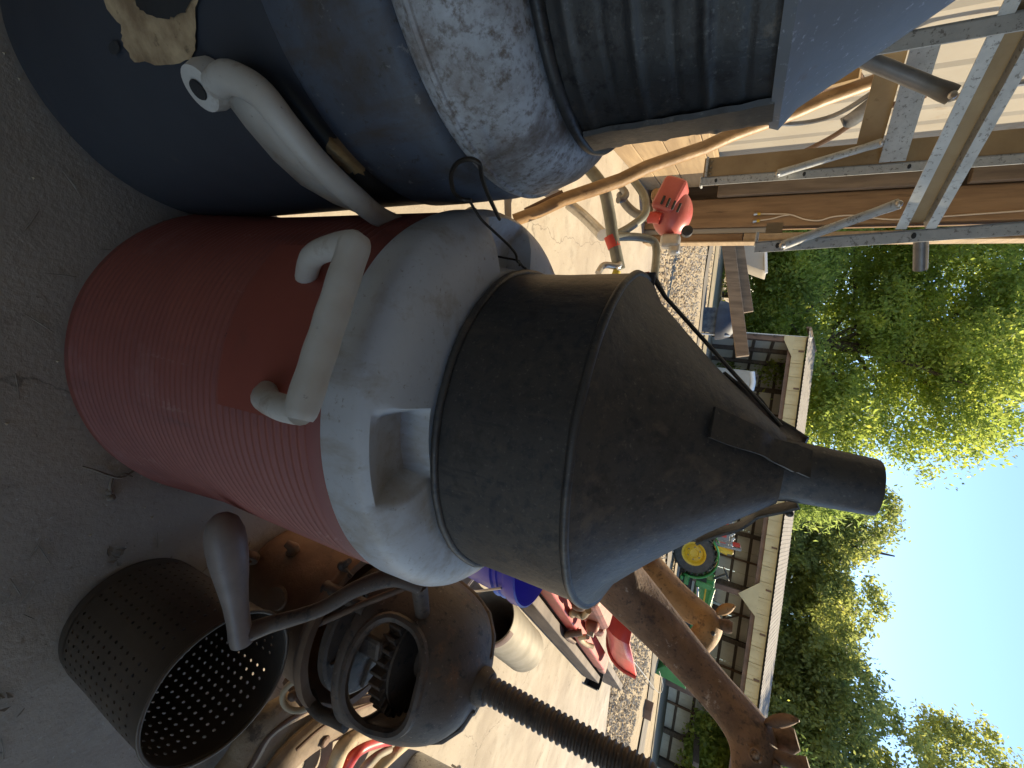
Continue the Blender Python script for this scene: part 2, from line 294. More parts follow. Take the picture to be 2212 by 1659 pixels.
# roof: ribbed sheets, each its own piece, low at the front eave
EAVE_V, EAVE_Z = 2.35, 2.98
rf = MB(); rf.box((3.5, -.98, EAVE_Z+.50), (9.6, 6.7, .02), Matrix.Rotation(-R(8), 3, 'X'))
roof = bpart(rf, 'roof', mt['roofmetal'])
for k in range(8):
    r_ = MB(); v = -3.6+k*.79; r_.box((3.5, v, EAVE_Z+.43-(v+.85)*math.tan(R(8))), (9.4, .05, .09))
    o = bpart(r_, 'purlin', mt['darkwood'], roof)
fb = MB(); fb.box((3.5, EAVE_V-.06, EAVE_Z-.02), (9.5, .05, .2)); bpart(fb, 'fascia_board', mt['oldwood'], roof)
for u in (8.0,):
    pb = MB(); pb.box((u, EAVE_V-.3, 1.28), (.15, .15, 2.56)); bpart(pb, 'post', mt['post'])
# side wall: planks below, siding sheets above
for z0, z1 in ((.0, .098), (.101, .238), (.241, .405)):
    p = MB(); p.box((WU-.03, .6, (z0+z1)/2), (.035+.004*rnd.random(), 5.0, z1-z0)); bpart(p, 'plank', mt['plank'], bevel=.004)
p = MB(); p.box((WU-.045, 2.05, .425), (.07, 2.1, .035)); bpart(p, 'sill_board', mt['plank'], bevel=.004)
for k in range(8):                                      # siding sheets with box ribs
    v0 = -2.4+k*.72; prof = []
    for j in range(4):
        b0 = v0+j*.18; prof += [(b0, 0), (b0+.115, 0), (b0+.135, .009), (b0+.16, .009), (b0+.18, 0)]
    s = MB(); P = []
    for (v, d) in prof: P += [(WU-.09+d, v, .44), (WU-.09+d, v, 3.25)]
    s.add(P, [(2*i, 2*i+2, 2*i+3, 2*i+1) for i in range(len(prof)-1)]); bpart(s, 'siding_sheet', mt['siding'])
p = MB(); p.box((WU-.15, .6, 1.6), (.05, 6.4, 3.2)); bpart(p, 'wall_backing', mt['darkwood'])
# corner post, studs, trim
def vbox(u0, u1, v0, v1, z0, z1, name, mat, bev=.005):
    b = MB(); b.box(((u0+u1)/2, (v0+v1)/2, (z0+z1)/2), (u1-u0, v1-v0, z1-z0)); return bpart(b, name, mat, bevel=bev)
vbox(-.655, -.485, 3.10, 3.27, 0, 2.75, 'post', mt['post'])
vbox(-.725, -.657, 3.04, 3.09, .43, 1.50, 'stud', mt['oldwood'])
vbox(-.80, -.64, 3.272, 3.30, 0, 2.9, 'end_trim', mt['oldwood'])
vbox(-.725, -.657, 3.04, 3.09, 1.56, 2.6, 'stud', mt['oldwood'])
vbox(-.483, -.452, 3.13, 3.16, 0, .72, 'trim_strip', mt['siding'], .002)
vbox(-.45, -.405, 3.12, 3.26, 0, .60, 'trim_board', mt['post'])
vbox(-.45, -.405, 3.12, 3.26, .605, 2.7, 'trim_board', mt['plank'])
vbox(-.404, -.395, 3.10, 3.28, 0, 2.7, 'corner_trim', mt['plank'], .002)
# two unseen boards added behind the camera to block some sky light
for k in range(2):
    b = MB(); b.box((-.6+k*.62+.3, -2.6, 1.55), (.615, .03, 3.1)); bpart(b, 'board', mt['oldwood'])
# ------------------------------------------------------------------ red cooler with white lid
CC = Vector((.022, .412, 0))
def pol(c, r, a, z): return Vector((c[0]+r*math.cos(a), c[1]+r*math.sin(a), z))
rc = thing('red_cooler', 'round red ribbed water cooler with dirty white lid, under a metal funnel', 'cooler', CC)
prof = [(1e-4, .004), (.19, .004), (.204, .008), (.211, .018)]
nrib = 40
for i in range(nrib*6+1):
    z = .028+.388*i/(nrib*6); prof.append((.2125-.012*min(1, z/.16)-.007*(z/.42)+.0018*math.sin(2*math.pi*i/6), z))
prof += [(.186, .423), (.184, .432)]
# the smooth panel behind the grip is pressed flat into the ribs
pa, pb_ = PC(770, 540, CC, .2), PC(620, 900, CC, .2)
a_l = math.atan2(pa.y-CC.y, pa.x-CC.x); a_r = math.atan2(pb_.y-CC.y, pb_.x-CC.x)
mb = MB(); mb.lathe(prof, CC, 160)
mb.build('body', mt['red'], rc, smooth=True, ang=60)
panel = MB(); a0, a1 = a_l-.02, a_r+.02; P = []; Fp = []; NA = 30
zt, zb = .418, .312
for i in range(NA+1):
    t = i/NA; a = a0+(a1-a0)*t
    for r, z in ((.1985, zb), (.2035, zb+.004), (.2015, zt-.045), (.196, zt-.02), (.193, zt)): P.append(pol(CC, r, a, z))
for i in range(NA):
    for k in range(4): Fp.append((i*5+k, (i+1)*5+k, (i+1)*5+k+1, i*5+k+1))
panel.add(P, Fp); panel.build('grip_panel', mt['redflat'], rc, smooth=True)
# grip: finger-grooved bar held off the body by two posts
h0, h1 = PC(772, 512, CC, .236), PC(645, 905, CC, .236)
g0 = math.atan2(h0.y-CC.y, h0.x-CC.x); g1 = math.atan2(h1.y-CC.y, h1.x-CC.x); hz = (h0.z+h1.z)/2
pts = []; rad = []
for i in range(41):
    t = i/40; p = h0.lerp(h1, t); mid = (h0+h1)/2; out = (mid-CC); out.z = 0; out.normalize()
    pts.append(Vector((p.x, p.y, h0.z+(h1.z-h0.z)*t))); rad.append(.0104+.0002*math.sin(t*2*math.pi*5)-.002*(abs(2*t-1)**24))
grip = MB(); grip.tube(pts, rad, 20)
hd = grip.build('handle', mt['cream'], rc, smooth=True)
for hp in (h0, h1):
    ins = pts[1 if hp is h0 else -2]; d = (CC-hp); d.z = 0; d.normalize()
    tng = (h1-h0).normalized()*(.012 if hp is h0 else -.012)
    b = MB(); b.tube(spline([ins+tng*.2, ins+d*.004+Vector((0, 0, -.022)), ins+d*.014+Vector((0, 0, -.058)), ins+d*.038+Vector((0, 0, -.092))], 6), lerps([.0095, .009, .0086, .0086], 19), 16)
    b.build('handle_post', mt['cream'], hd, smooth=True)
    pass
# lid: skirt, sloped shoulder broken by wedge-shaped finger recesses, raised rim disc
LZ = .428
NL = 240; rings = []
def recess(a):
    # four wide ramps cut the shoulder; returns depth 0..1
    best = 0
    for c in (-1.30, -2.87, .27, 1.84):
        d = (a-c+math.pi) % (2*math.pi)-math.pi
        wv = .21
        best = max(best, min(1, max(0, (wv-abs(d))/.035)))
    return best
lprof = [(.192, 0, 0), (.1985, .001, 0), (.2, .006, 0), (.199, .034, 0), (.197, .039, 0), (.192, .045, .0), (.183, .051, .35), (.168, .0565, .85), (.146, .0585, 1), (.142, .059, 0), (.12, .0595, 0), (1e-4, .0595, 0)]
P = []; Fp = []
for (r, z, kf) in lprof:
    for i in range(NL):
        a = 2*math.pi*i/NL; d = recess(a)*kf; zz = z-d*.026; P.append(pol(CC+Vector((0, .008, 0)), r, a, LZ+zz))
for j in range(len(lprof)-1):
    for i in range(NL): Fp.append((j*NL+i, j*NL+(i+1) % NL, (j+1)*NL+(i+1) % NL, (j+1)*NL+i))
mb = MB(); mb.add(P, Fp); lid = mb.build('lid', mt['lid'], rc, smooth=True, ang=50)
# ------------------------------------------------------------------ the metal funnel on it
FC = Vector((.036, .440, 0)); FZ = LZ+.0605
fn = thing('metal_funnel', 'dark weathered galvanised funnel turned spout up on the white cooler lid', 'funnel', (FC.x, FC.y, FZ))
def fz(z): return z
RIM = .158
b = MB(); pr = [(RIM-.002, FZ+.004), (RIM, FZ+.006), (RIM+.0005, FZ+.05), (RIM+.002, .600), (RIM+.0025, .606)]
b.lathe(pr+[(r-.0025, z) for r, z in pr[::-1]], FC, 120); wall = b.build('drum', mt['funnel'], fn, smooth=True)
b = MB(); b.lathe([(RIM+.0005+.0038*math.cos(t), FZ+.0045+.0038*math.sin(t)) for t in np.linspace(0, 2*math.pi, 11)], FC, 120); b.build('rolled_rim', mt['funnel'], wall, smooth=True)
b = MB(); b.lathe([(RIM+.0015+.0035*math.cos(t), .607+.0035*math.sin(t)) for t in np.linspace(0, 2*math.pi, 11)], FC, 120); b.build('shoulder_seam', mt['funnel'], wall, smooth=True)
CT = .742
b = MB(); cp = [(RIM+.002, .608), (RIM-.004, .6135), (RIM-.02, .622)]
for i in range(1, 9): t = i/8; cp.append((RIM-.02+(.030-RIM+.02)*t, .622+(CT-.622)*t - .004*math.sin(math.pi*t)))
b.lathe(cp+[(r-.0025, z-.002) for r, z in cp[::-1]], FC, 120); cone = b.build('cone', mt['funnel'], fn, smooth=True)
b = MB(); b.lathe([(.029, CT-.006), (.0255, CT+.008), (.0228, .806), (.0222, .8075), (.0212, .806), (.0238, CT+.008)], FC, 64); b.build('spout', mt['funnel'], fn, smooth=True)
# folded seam down the left of the cone and drum
sa = math.pi*.985
b = MB(); b.tube([pol(FC, r+.002, sa, z) for r, z in ((RIM+.006, .600), (RIM+.006, .610), (RIM-.014, .624), (.034, CT-.004))], [.0045, .0055, .0035, .003], 8, flat=.6); b.build('folded_seam', mt['funnel'], cone, smooth=True)
b = MB(); b.box(pol(FC, RIM+.004, math.pi*1.0, .604), (.014, .004, .018), Matrix.Rotation(math.pi, 3, 'Z')); b.build('seam_ear', mt['funnel'], wall, bevel=.001)
b = MB(); b.bar(pol(FC, RIM+.0025, sa, FZ+.008), pol(FC, RIM+.004, sa, .602), .006, .003, Vector((1, 0, 0))); b.build('side_seam', mt['funnel'], wall, bevel=.001)
# three bent straps bracing spout and cone
def strap(az, w_, name='strap'):
    P = []; Fp = []
    slope = lambda r: .622+(CT-.622)*(RIM-.02-r)/(RIM-.02-.030)
    path = [(.082, slope(.082)+.0015), (.070, slope(.070)+.004), (.060, slope(.060)+.0085), (.052, slope(.052)+.007), (.044, slope(.044)+.004), (.038, CT-.002), (.0325, CT+.007), (.0265, CT+.016)]
    pp = spline([Vector((r, 0, z)) for r, z in path], 4); n = len(pp)
    for i, q in enumerate(pp):
        t = i/(n-1); hw = w_*(1-.25*math.sin(t*math.pi)**2)/2
        for s in (-1, 1):
            for d in (0, .0022):
                v = Vector((q.x+d*.6, s*hw*(1 if q.x > .033 else .9), q.z+d*.8)); P.append(FC+Matrix.Rotation(az, 3, 'Z') @ v)
    for i in range(n-1):
        a, c = i*4, (i+1)*4; Fp += [(a, c, c+2, a+2), (a+1, a+3, c+3, c+1), (a, a+1, c+1, c), (a+2, c+2, c+3, a+3)]
    Fp += [(0, 2, 3, 1), ((n-1)*4, (n-1)*4+1, (n-1)*4+3, (n-1)*4+2)]
    b = MB(); b.add(P, Fp); return b.build(name, mt['funnel'], fn, smooth=True, ang=50)
for az in (R(-112), R(8), R(152)): strap(az, .025)
b = MB(); b.sphere(pol(FC, .037, R(8), CT+.012), .0035, 8, 6); b.build('rivet', mt['funnel'], fn, smooth=True)
BC = Vector((-.325, .281, 0))
# ------------------------------------------------------------------ wire hook caught on the funnel
hk = thing('wire_hook', 'bent black wire hook twisted on the funnel rim, hooked end over dark cooler', 'wire', PY(1140, 584, .40))
P1 = [(1079, 473), (1063, 440), (1050, 410), (1041, 383), (1036, 355), (1022, 345), (1007, 344), (990, 351), (978, 367), (974, 385), (979, 412), (988, 424), (1000, 431), (1018, 433)]
HKP = [PC(a, c, BC, .186) for a, c in P1]
b = MB(); b.tube(spline(HKP, 5), .0017, 8); b.build('hook', mt['wire'], hk, smooth=True)
P2 = [(1012, 430), (1018, 440), (1039, 473), (1068, 501), (1100, 531), (1114, 549), (1117, 564), (1124, 569), (1132, 578), (1146, 584)]
rimy = .425; y0_ = HKP[-1].y
b = MB(); b.tube(spline([PY(a, c, y0_+(rimy-y0_)*(i/9)**1.2) for i, (a, c) in enumerate(P2)], 5), .0012, 8); b.build('shank', mt['wire'], hk, smooth=True)
P3 = [(1060, 551), (1090, 557), (1112, 561), (1121, 564), (1123, 572), (1116, 576), (1114, 583)]
b = MB(); b.tube(spline([PY(a, c, rimy-.05+.008*i) for i, (a, c) in enumerate(P3)], 5), .0011, 8); b.build('twisted_end', mt['wire'], hk, smooth=True)
# ------------------------------------------------------------------ dark blue cooler
bc = thing('blue_cooler', 'large dark blue round cooler with grimy grey lid and white swing handle', 'cooler', BC)
b = MB(); b.lathe([(1e-4, .003), (.145, .003), (.160, .008), (.167, .022), (.1685, .05), (.166, .40)], BC, 128); b.build('body', mt['blue'], bc, smooth=True)
b = MB(); b.lathe([(.166, .398), (.1685, .402), (.1685, .43), (.1665, .486), (.162, .493), (.159, .494)], BC, 128); b.build('collar', mt['bluecollar'], bc, smooth=True)
b = MB(); b.lathe([(.158, .492), (.1595, .4965), (.165, .5005), (.166, .506), (.163, .522), (.157, .540), (.148, .553), (.136, .560), (.11, .562), (1e-4, .562)], BC, 128); bl = b.build('lid', mt['bluelid'], bc, smooth=True, ang=60)
b = MB(); b.lathe([(.1645+.003*math.cos(t), .5085+.003*math.sin(t)) for t in np.linspace(0, 6.2832, 9)], BC, 128); b.build('lid_bead', mt['bluelid'], bl, smooth=True)
# peeled patch with bare tan foam, and the tap hole
def patch(px, c, r, mat, name, parent, lift=.0012, n=10):
    b = MB(); ctr = Vector((sum(p[0] for p in px)/len(px), sum(p[1] for p in px)/len(px), 0)); P = []; Fp = []; m_ = len(px)
    for k in range(n+1):
        for (a, c_) in px:
            s = k/n; q = PC(ctr.x+(a-ctr.x)*s, ctr.y+(c_-ctr.y)*s, c, r); d = Vector((q.x-c[0], q.y-c[1], 0)).normalized(); P.append(q+d*lift)
    for k in range(n):
        for i in range(m_): Fp.append((k*m_+i, k*m_+(i+1) % m_, (k+1)*m_+(i+1) % m_, (k+1)*m_+i))
    b.add(P, Fp); return b.build(name, mat, parent, smooth=True)
def jag(px, amp):
    out = []
    for i in range(len(px)):
        a, c = px[i], px[(i+1) % len(px)]
        for k in range(5): out.append((a[0]+(c[0]-a[0])*k/5+rnd.uniform(-amp, amp), a[1]+(c[1]-a[1])*k/5+rnd.uniform(-amp, amp)))
    return out
pt = patch(jag([(215, -40), (300, -60), (440, -40), (428, 20), (425, 90), (418, 130), (350, 140), (290, 132), (268, 95), (262, 55), (235, 20)], 3.5), BC, .1675, mt['tan'], 'peeled_patch', bc)
patch(jag([(285, -45), (420, -42), (430, -10), (405, 28), (370, 42), (325, 34), (300, 12)], 3), BC, .1675, mt['black'], 'tap_recess', bc, .0022, 4)
patch([(252+12*math.cos(t), 103+15*math.sin(t)) for t in np.linspace(0, 6.1, 14)], BC, .1675, mt['black'], 'tap_hole', bc, .002, 3)
patch(jag([(715, 290), (740, 300), (790, 345), (785, 375), (745, 368), (705, 325)], 4), BC, .166, mt['tan'], 'peeled_patch', bc)
# swing handle: a flat pivot ear, then a bar wrapping round the right side
w0 = [(468, 182), (498, 168), (560, 200), (620, 272), (690, 355), (765, 425), (838, 478)]
rr = [.180, .186, .192, .197, .199, .198, .192]
pts = [PC(a, c, BC, r) for (a, c), r in zip(w0, rr)]
last = pts[-1]; pts += [pol(BC, .196, math.atan2(last.y-BC.y, last.x-BC.x)+.30, last.z+.012), pol(BC, .19, math.atan2(last.y-BC.y, last.x-BC.x)+.7, last.z+.01)]
sp_ = spline(pts, 6)
b = MB(); b.tube(sp_, lerps([.010, .011, .010, .0095, .0095, .0095, .0095, .0095, .009], len(sp_)), 16); sh = b.build('swing_handle', mt['cream'], bc, smooth=True)
ear = PC(462, 180, BC, .172); en = Vector((ear.x-BC.x, ear.y-BC.y, 0)).normalized(); Mx = en.to_track_quat('Z', 'X').to_matrix()
b = MB(); b.lathe([(1e-4, -.004), (.0165, -.004), (.0175, .004), (.0155, .013), (1e-4, .0145)], ear, 28, M_=Mx); b.build('pivot_ear', mt['cream'], sh, smooth=True)
b = MB(); b.lathe([(1e-4, .0135), (.0062, .0138), (.0070, .0146), (.0064, .0158), (1e-4, .0154)], ear, 20, M_=Mx); b.build('pivot_pin', mt['black'], sh, smooth=True)
wl = [(478, 205), (530, 275), (590, 345), (650, 400), (720, 440), (790, 468)]; wt = [(545, 208), (600, 268), (655, 335), (705, 385), (755, 432), (800, 468)]
b = MB(); P = []
for (a, c), (a2, c2) in zip(wl, wt): P += [PC(a, c, BC, .176), PC(a2, c2, BC, .191)]
b.add(P, [(2*i, 2*i+2, 2*i+3, 2*i+1) for i in range(len(wl)-1)]); wb = b.build('handle_web', mt['cream'], sh, smooth=True)
sm = wb.modifiers.new('thickness', 'SOLIDIFY'); sm.thickness = .004
# second, larger funnel on its lid
F2 = Vector((-.325, .289, 0)); Z2 = .562
f2 = thing('ribbed_tin_funnel', 'black ribbed tin funnel with pale cone turned upside down on dark cooler', 'funnel', (F2.x, F2.y, Z2))
R2 = .128; ZT = .700
pr = [(R2, Z2+.004)]
for i in range(61):
    z = Z2+.012+(ZT-.006-Z2-.012)*i/60; ph = (z-Z2)/(ZT-Z2)*3.6
    rib = .0013*math.exp(-(((ph % 1)-.5)/.07)**2)-.0007*math.exp(-(((ph % 1)-.06)/.035)**2); pr.append((R2-.004*(z-Z2)/.14+rib, z))
b = MB(); b.lathe(pr+[(r-.003, z) for r, z in pr[::-1]], F2, 110); dr = b.build('drum', mt['funnel2'], f2, smooth=True, ang=70)
b = MB(); b.lathe([(R2+.001+.0045*math.cos(t), Z2+.005+.0045*math.sin(t)) for t in np.linspace(0, 6.2832, 11)], F2, 110); b.build('rolled_rim', mt['funnel2'], dr, smooth=True)
b = MB(); cp = [(R2-.001, ZT-.006), (R2+.001, ZT), (R2-.004, ZT+.004), (R2-.012, ZT+.010)]+[(R2-.012-(R2-.045)*t, ZT+.010+.135*t) for t in (.25, .5, .75, 1)]
b.lathe(cp+[(r-.003, z-.002) for r, z in cp[::-1]], F2, 110); b.build('cone', mt['cone2'], f2, smooth=True)
b = MB(); b.lathe([(.034, ZT+.143), (.031, ZT+.15), (.027, ZT+.21), (.025, ZT+.21), (.029, ZT+.15)], F2, 48); b.build('spout', mt['cone2'], f2, smooth=True)
q1 = PC(1400, 272, F2, R2); sa2 = math.atan2(q1.y-F2.y, q1.x-F2.x)+.10
b = MB(); P = []
for z in np.linspace(Z2+.01, ZT-.004, 14):
    r = R2-.004*(z-Z2)/.14+.0025+.0012*rnd.random()
    for da, dr_ in ((-.17, -.0015), (-.15, .001), (.05, .0015), (.11, -.0005)): P.append(pol(F2, r+dr_, sa2+da+.006*rnd.random(), z))
b.add(P, [(i*4+k, (i+1)*4+k, (i+1)*4+k+1, i*4+k+1) for i in range(13) for k in range(3)]); b.build('lap_seam', mt['funnel2'], dr, smooth=True)
# ------------------------------------------------------------------ perforated basket
KC = Vector((.404, .321, 0)); KR, KH = .0805, .219
bk = thing('perforated_basket', 'dark perforated steel strainer cylinder standing open on the concrete', 'strainer', KC)
b = MB(); NC, NRW = 46, 12; zz0, zz1 = .022, .196; P = []; Fp = []
def cyl(a, z): return pol(KC, KR, a, z)
for i in range(NC):
    for j in range(NRW):
        da = 2*math.pi/NC; dz = (zz1-zz0)/NRW; A0 = i*da; Z0 = zz0+j*dz; ac = A0+da/2; zc = Z0+dz/2; hr = .0020
        if i % 10 == 9: hr = 0
        out = [(A0, Z0), (ac, Z0), (A0+da, Z0), (A0+da, zc), (A0+da, Z0+dz), (ac, Z0+dz), (A0, Z0+dz), (A0, zc)]
        if hr == 0:
            n = len(P); P += [cyl(*q) for q in (out[0], out[2], out[4], out[6])]; Fp.append((n, n+1, n+2, n+3)); continue
        n = len(P)
        for k, q in enumerate(out):
            an = math.radians(-135+45*k); P.append(cyl(*q)); P.append(cyl(ac+hr*math.cos(an)/KR, zc+hr*1.15*math.sin(an)))
        for k in range(8): Fp.append((n+2*k, n+2*((k+1) % 8), n+2*((k+1) % 8)+1, n+2*k+1))
b.add(P, Fp); o = b.build('perforated_wall', mt['basket'], bk); sm = o.modifiers.new('thickness', 'SOLIDIFY'); sm.thickness = .0012
b = MB(); b.lathe([(KR, .022), (KR-.0005, .006), (KR-.004, .002), (1e-4, .002), (1e-4, .0035), (KR-.005, .004), (KR-.002, .008), (KR-.0014, .022)], KC, 66); b.build('bottom', mt['basket'], bk, smooth=True)
b = MB(); b.lathe([(1e-4, .0), (.0135, .0), (.0135, .0012), (1e-4, .0012)], KC+Vector((.025, .02, .0042)), 20); b.build('bottom_hole', mt['black'], bk)
b = MB(); b.lathe([(KR, .196), (KR, .214)]+[(KR+.0008+.0024*math.cos(t), KH-.002+.0024*math.sin(t)) for t in np.linspace(-1.5, 4.4, 10)]+[(KR-.0012, .214), (KR-.0012, .196)], KC, 66); b.build('rim', mt['basket'], bk, smooth=True)
# ------------------------------------------------------------------ lard press
LP = Vector((.425, .548, 0))
lp = thing('lard_press', 'rusty cast iron press with kettle, open gear head, crank and tall screw', 'press', LP)
KRr = .116
b = MB(); b.lathe([(1e-4, .012), (.09, .012), (.100, .016), (.106, .03), (KRr-.004, .10), (KRr, .185), (KRr+.002, .205), (KRr+.010, .210), (KRr+.012, .218), (KRr+.010, .226), (KRr-.002, .226), (KRr-.006, .20), (.1, .03), (1e-4, .025)], LP, 72)
kt = b.build('kettle', mt['rust'], lp, smooth=True, ang=50)
for a in (R(-100), R(20), R(140)):
    b = MB(); b.tube([pol(LP, .094, a, .035), pol(LP, .106, a, .018), pol(LP, .118, a, .004)], [.014, .013, .011], 10); b.build('foot', mt['rust'], kt, smooth=True)
e0 = R(-128); b = MB(); c0 = pol(LP, .124, e0, .035); nrm = Vector((math.cos(e0), math.sin(e0), 0))
b.lathe([(.0075, -.006), (.016, -.006), (.0175, 0), (.016, .006), (.0075, .006), (.0075, -.006)], c0, 20, M_=(Vector((-nrm.y*.9, nrm.x*.9, .5))).to_track_quat('Z', 'X').to_matrix()); b.build('lug', mt['rust'], kt, smooth=True)
b = MB(); b.tube([pol(LP, .108, R(-148), .09), pol(LP, .124, R(-148), .098), pol(LP, .132, R(-147), .088)], [.012, .009, .006], 10); b.build('lug', mt['rust'], kt, smooth=True)
wn = pol(LP, KRr+.014, R(-150), .212)
b = MB(); b.sphere(wn, .008, 10, 7); b.tube([wn+Vector((-.004, 0, .004)), wn+Vector((-.014, -.004, .016))], [.005, .004], 8); b.tube([wn+Vector((.004, 0, .004)), wn+Vector((.012, .004, .018))], [.005, .004], 8); b.build('wing_nut', mt['iron'], kt, smooth=True)
# press plate inside the kettle mouth
b = MB(); b.lathe([(1e-4, .222), (.092, .222), (.098, .225), (.098, .236), (.094, .239), (.05, .244), (.02, .256), (1e-4, .256)], LP, 64); pl = b.build('press_plate', mt['iron'], lp, smooth=True, ang=30)
for k in range(5):
    a = R(-80+72*k); b = MB(); b.bar(pol(LP, .015, a, .250), pol(LP, .090, a, .241), .005, .007); b.build('plate_rib', mt['iron'], pl, bevel=.001)
# head: a deep bell-shaped casting with window openings
hp = [(.112, .274), (.119, .278), (.120, .286), (.117, .30), (.113, .335), (.104, .37), (.088, .402), (.062, .426), (.034, .438), (.020, .441), (.018, .452)]
wins = [(R(-100), .70, .296, .398), (R(95), .40, .30, .385), (R(45), .26, .30, .37)]
NA = 220; prs = spline([Vector((r, 0, z)) for r, z in hp], 9); P = []; Fp = []
for q in prs:
    for i in range(NA): P.append(pol(LP, q.x, 2*math.pi*i/NA, q.z))
def inwin(a, z):
    for c, hw, z0, z1 in wins:
        d = (a-c+math.pi) % (2*math.pi)-math.pi; zc = (z0+z1)/2
        if (abs(d)/hw)**2.6+(abs(z-zc)/((z1-z0)/2))**2.6 < 1: return True
    return False
for j in range(len(prs)-1):
    for i in range(NA):
        if not inwin(2*math.pi*(i+.5)/NA, (prs[j].z+prs[j+1].z)/2): Fp.append((j*NA+i, j*NA+(i+1) % NA, (j+1)*NA+(i+1) % NA, (j+1)*NA+i))
b = MB(); b.add(P, Fp); hdd = b.build('gear_head', mt['iron'], lp, smooth=True, ang=70)
bm = bmesh.new(); bm.from_mesh(hdd.data); zlo = min(v.co.z for v in bm.verts)+.001; zhi = max(v.co.z for v in bm.verts)-.001
be = [v for v in bm.verts if v.is_boundary and zlo < v.co.z < zhi]; nb_ = {v: [e.other_vert(v) for e in v.link_edges if e.is_boundary] for v in be}
for it in range(25):
    new = {v: v.co*.5+sum((n.co for n in nb_[v]), Vector())/len(nb_[v])*.5 for v in be if nb_[v]}
    for v, c in new.items(): v.co = c
bmesh.ops.smooth_vert(bm, verts=[v for v in bm.verts if any(e.other_vert(v).is_boundary for e in v.link_edges) and not v.is_boundary], factor=.5, use_axis_x=True, use_axis_y=True, use_axis_z=True)
bm.verts.ensure_lookup_table(); bm.to_mesh(hdd.data); bm.free()
for c, hw, z0, z1 in wins:                                # thick lips round the openings
    ring_ = []
    for k in range(40):
        t = 2*math.pi*k/40; cu = abs(math.cos(t))**(2/2.6)*math.copysign(1, math.cos(t)); su = abs(math.sin(t))**(2/2.6)*math.copysign(1, math.sin(t)); zz_ = (z0+z1)/2+su*(z1-z0)/2*.98
        ring_.append(pol(LP, float(np.interp(zz_, [p_[1] for p_ in hp], [p_[0] for p_ in hp]))-.001, c+cu*hw*.98, zz_))
    rb = MB(); rb.tube(ring_+[ring_[0]], .0068, 8, caps=False); rb.build('window_lip', mt['iron'], hdd, smooth=True)
for a in (R(-10), R(20), R(130)):
    rb = MB(); rb.tube([pol(LP, r+.001, a, z) for r, z in hp[2:9]], [.007, .007, .007, .0065, .006, .005, .004], 8); rb.build('head_rib', mt['iron'], hdd, smooth=True)
sm = hdd.modifiers.new('thickness', 'SOLIDIFY'); sm.thickness = .007; sm.offset = -1
b = MB(); b.lathe([(.012, .437), (.024, .437), (.025, .447), (.021, .455), (.012, .456)], LP, 28); b.build('screw_collar', mt['iron'], hdd, smooth=True)
for a in (R(-48), R(40), R(132), R(225)):
    b = MB(); b.tube(spline([pol(LP, .116, a, .205), pol(LP, .124, a, .235), pol(LP, .120, a, .265), pol(LP, .116, a, .288)], 4), lerps([.011, .009, .010, .012], 13), 10); b.build('head_leg', mt['iron'], hdd, smooth=True)
# bevel gear with teeth, and the screw through it
NT = 34; gp = []
for i in range(NT*4): gp.append(((.086 if i % 4 in (0, 1) else .076)*math.cos(2*math.pi*i/(NT*4)), (.086 if i % 4 in (0, 1) else .076)*math.sin(2*math.pi*i/(NT*4))))
b = MB(); b.prism(gp, .312, .334, Matrix.Translation(LP)); gr = b.build('bevel_gear', mt['iron'], lp, bevel=.0008)
b = MB(); b.lathe([(.012, .29), (.024, .29), (.026, .318), (.074, .316), (.074, .338), (.03, .345), (.026, .40), (.012, .40)], LP, 40); b.build('gear_hub', mt['iron'], gr, smooth=True)
b = MB(); b.box(LP+Vector((-.035, -.06, .300)), (.030, .05, .045)); b.build('bearing_block', mt['iron'], hdd, bevel=.006)
scr = []; NTH = 54; z0, z1 = .23, .675
for i in range(NTH*4+1):
    z = z0+(z1-z0)*i/(NTH*4); scr.append(((.0178 if i % 4 in (1, 2) else .0150), z))
b = MB(); b.lathe([(1e-4, z0)]+scr+[(.0125, z1+.004), (1e-4, z1+.006)], LP, 32); b.build('screw', mt['iron'], lp, smooth=True, ang=35)
# crank: shaft from the gear, curved arm, pear-shaped grip
ck = [PY(905, 1262, .455), PY(850, 1247, .425), PY(770, 1272, .395), PY(700, 1312, .372), PY(640, 1333, .352), PZ(580, 1350, .262), PZ(520, 1372, .250)]
b = MB(); s_ = spline(ck, 6); b.tube(s_, lerps([.012, .0115, .0095, .0085, .0085, .0095, .0115], len(s_)), 14); ca = b.build('crank_arm', mt['iron'], lp, smooth=True)
b = MB(); b.tube([LP+Vector((-.06, -.03, .352)), ck[0]], [.010, .011], 12); b.build('crank_shaft', mt['iron'], ca, smooth=True)
k0 = ck[-1]; k1 = PZ(478, 1108, .235); ax = (k1-k0).normalized(); Lk = (k1-k0).length
b = MB(); Mx = ax.to_track_quat('Z', 'X').to_matrix(); kp = [(1e-4, -.012), (.0115, -.010), (.0125, 0), (.0118, .010), (.0118, .02)]+[(.0118+(.0200-.0118)*(.5-.5*math.cos(math.pi*t))*1.0, .02+(Lk*.76-.02)*t) for t in (.2, .4, .6, .8, 1)]+[(.0192, Lk*.85), (.0150, Lk*.94), (.008, Lk*.985), (1e-4, Lk)]
b.lathe(kp, k0, 28, M_=Mx); b.build('crank_grip', mt['knob'], ca, smooth=True, ang=60)
sr = spline([PY(920, 1250, .50), PY(860, 1275, .47), PY(760, 1315, .455), PY(650, 1365, .452), PY(560, 1400, .450), PY(440, 1395, .44)], 6)
b = MB(); b.tube(sr, .0045, 10); b.build('lid_bail', mt['brown'], lp, smooth=True)
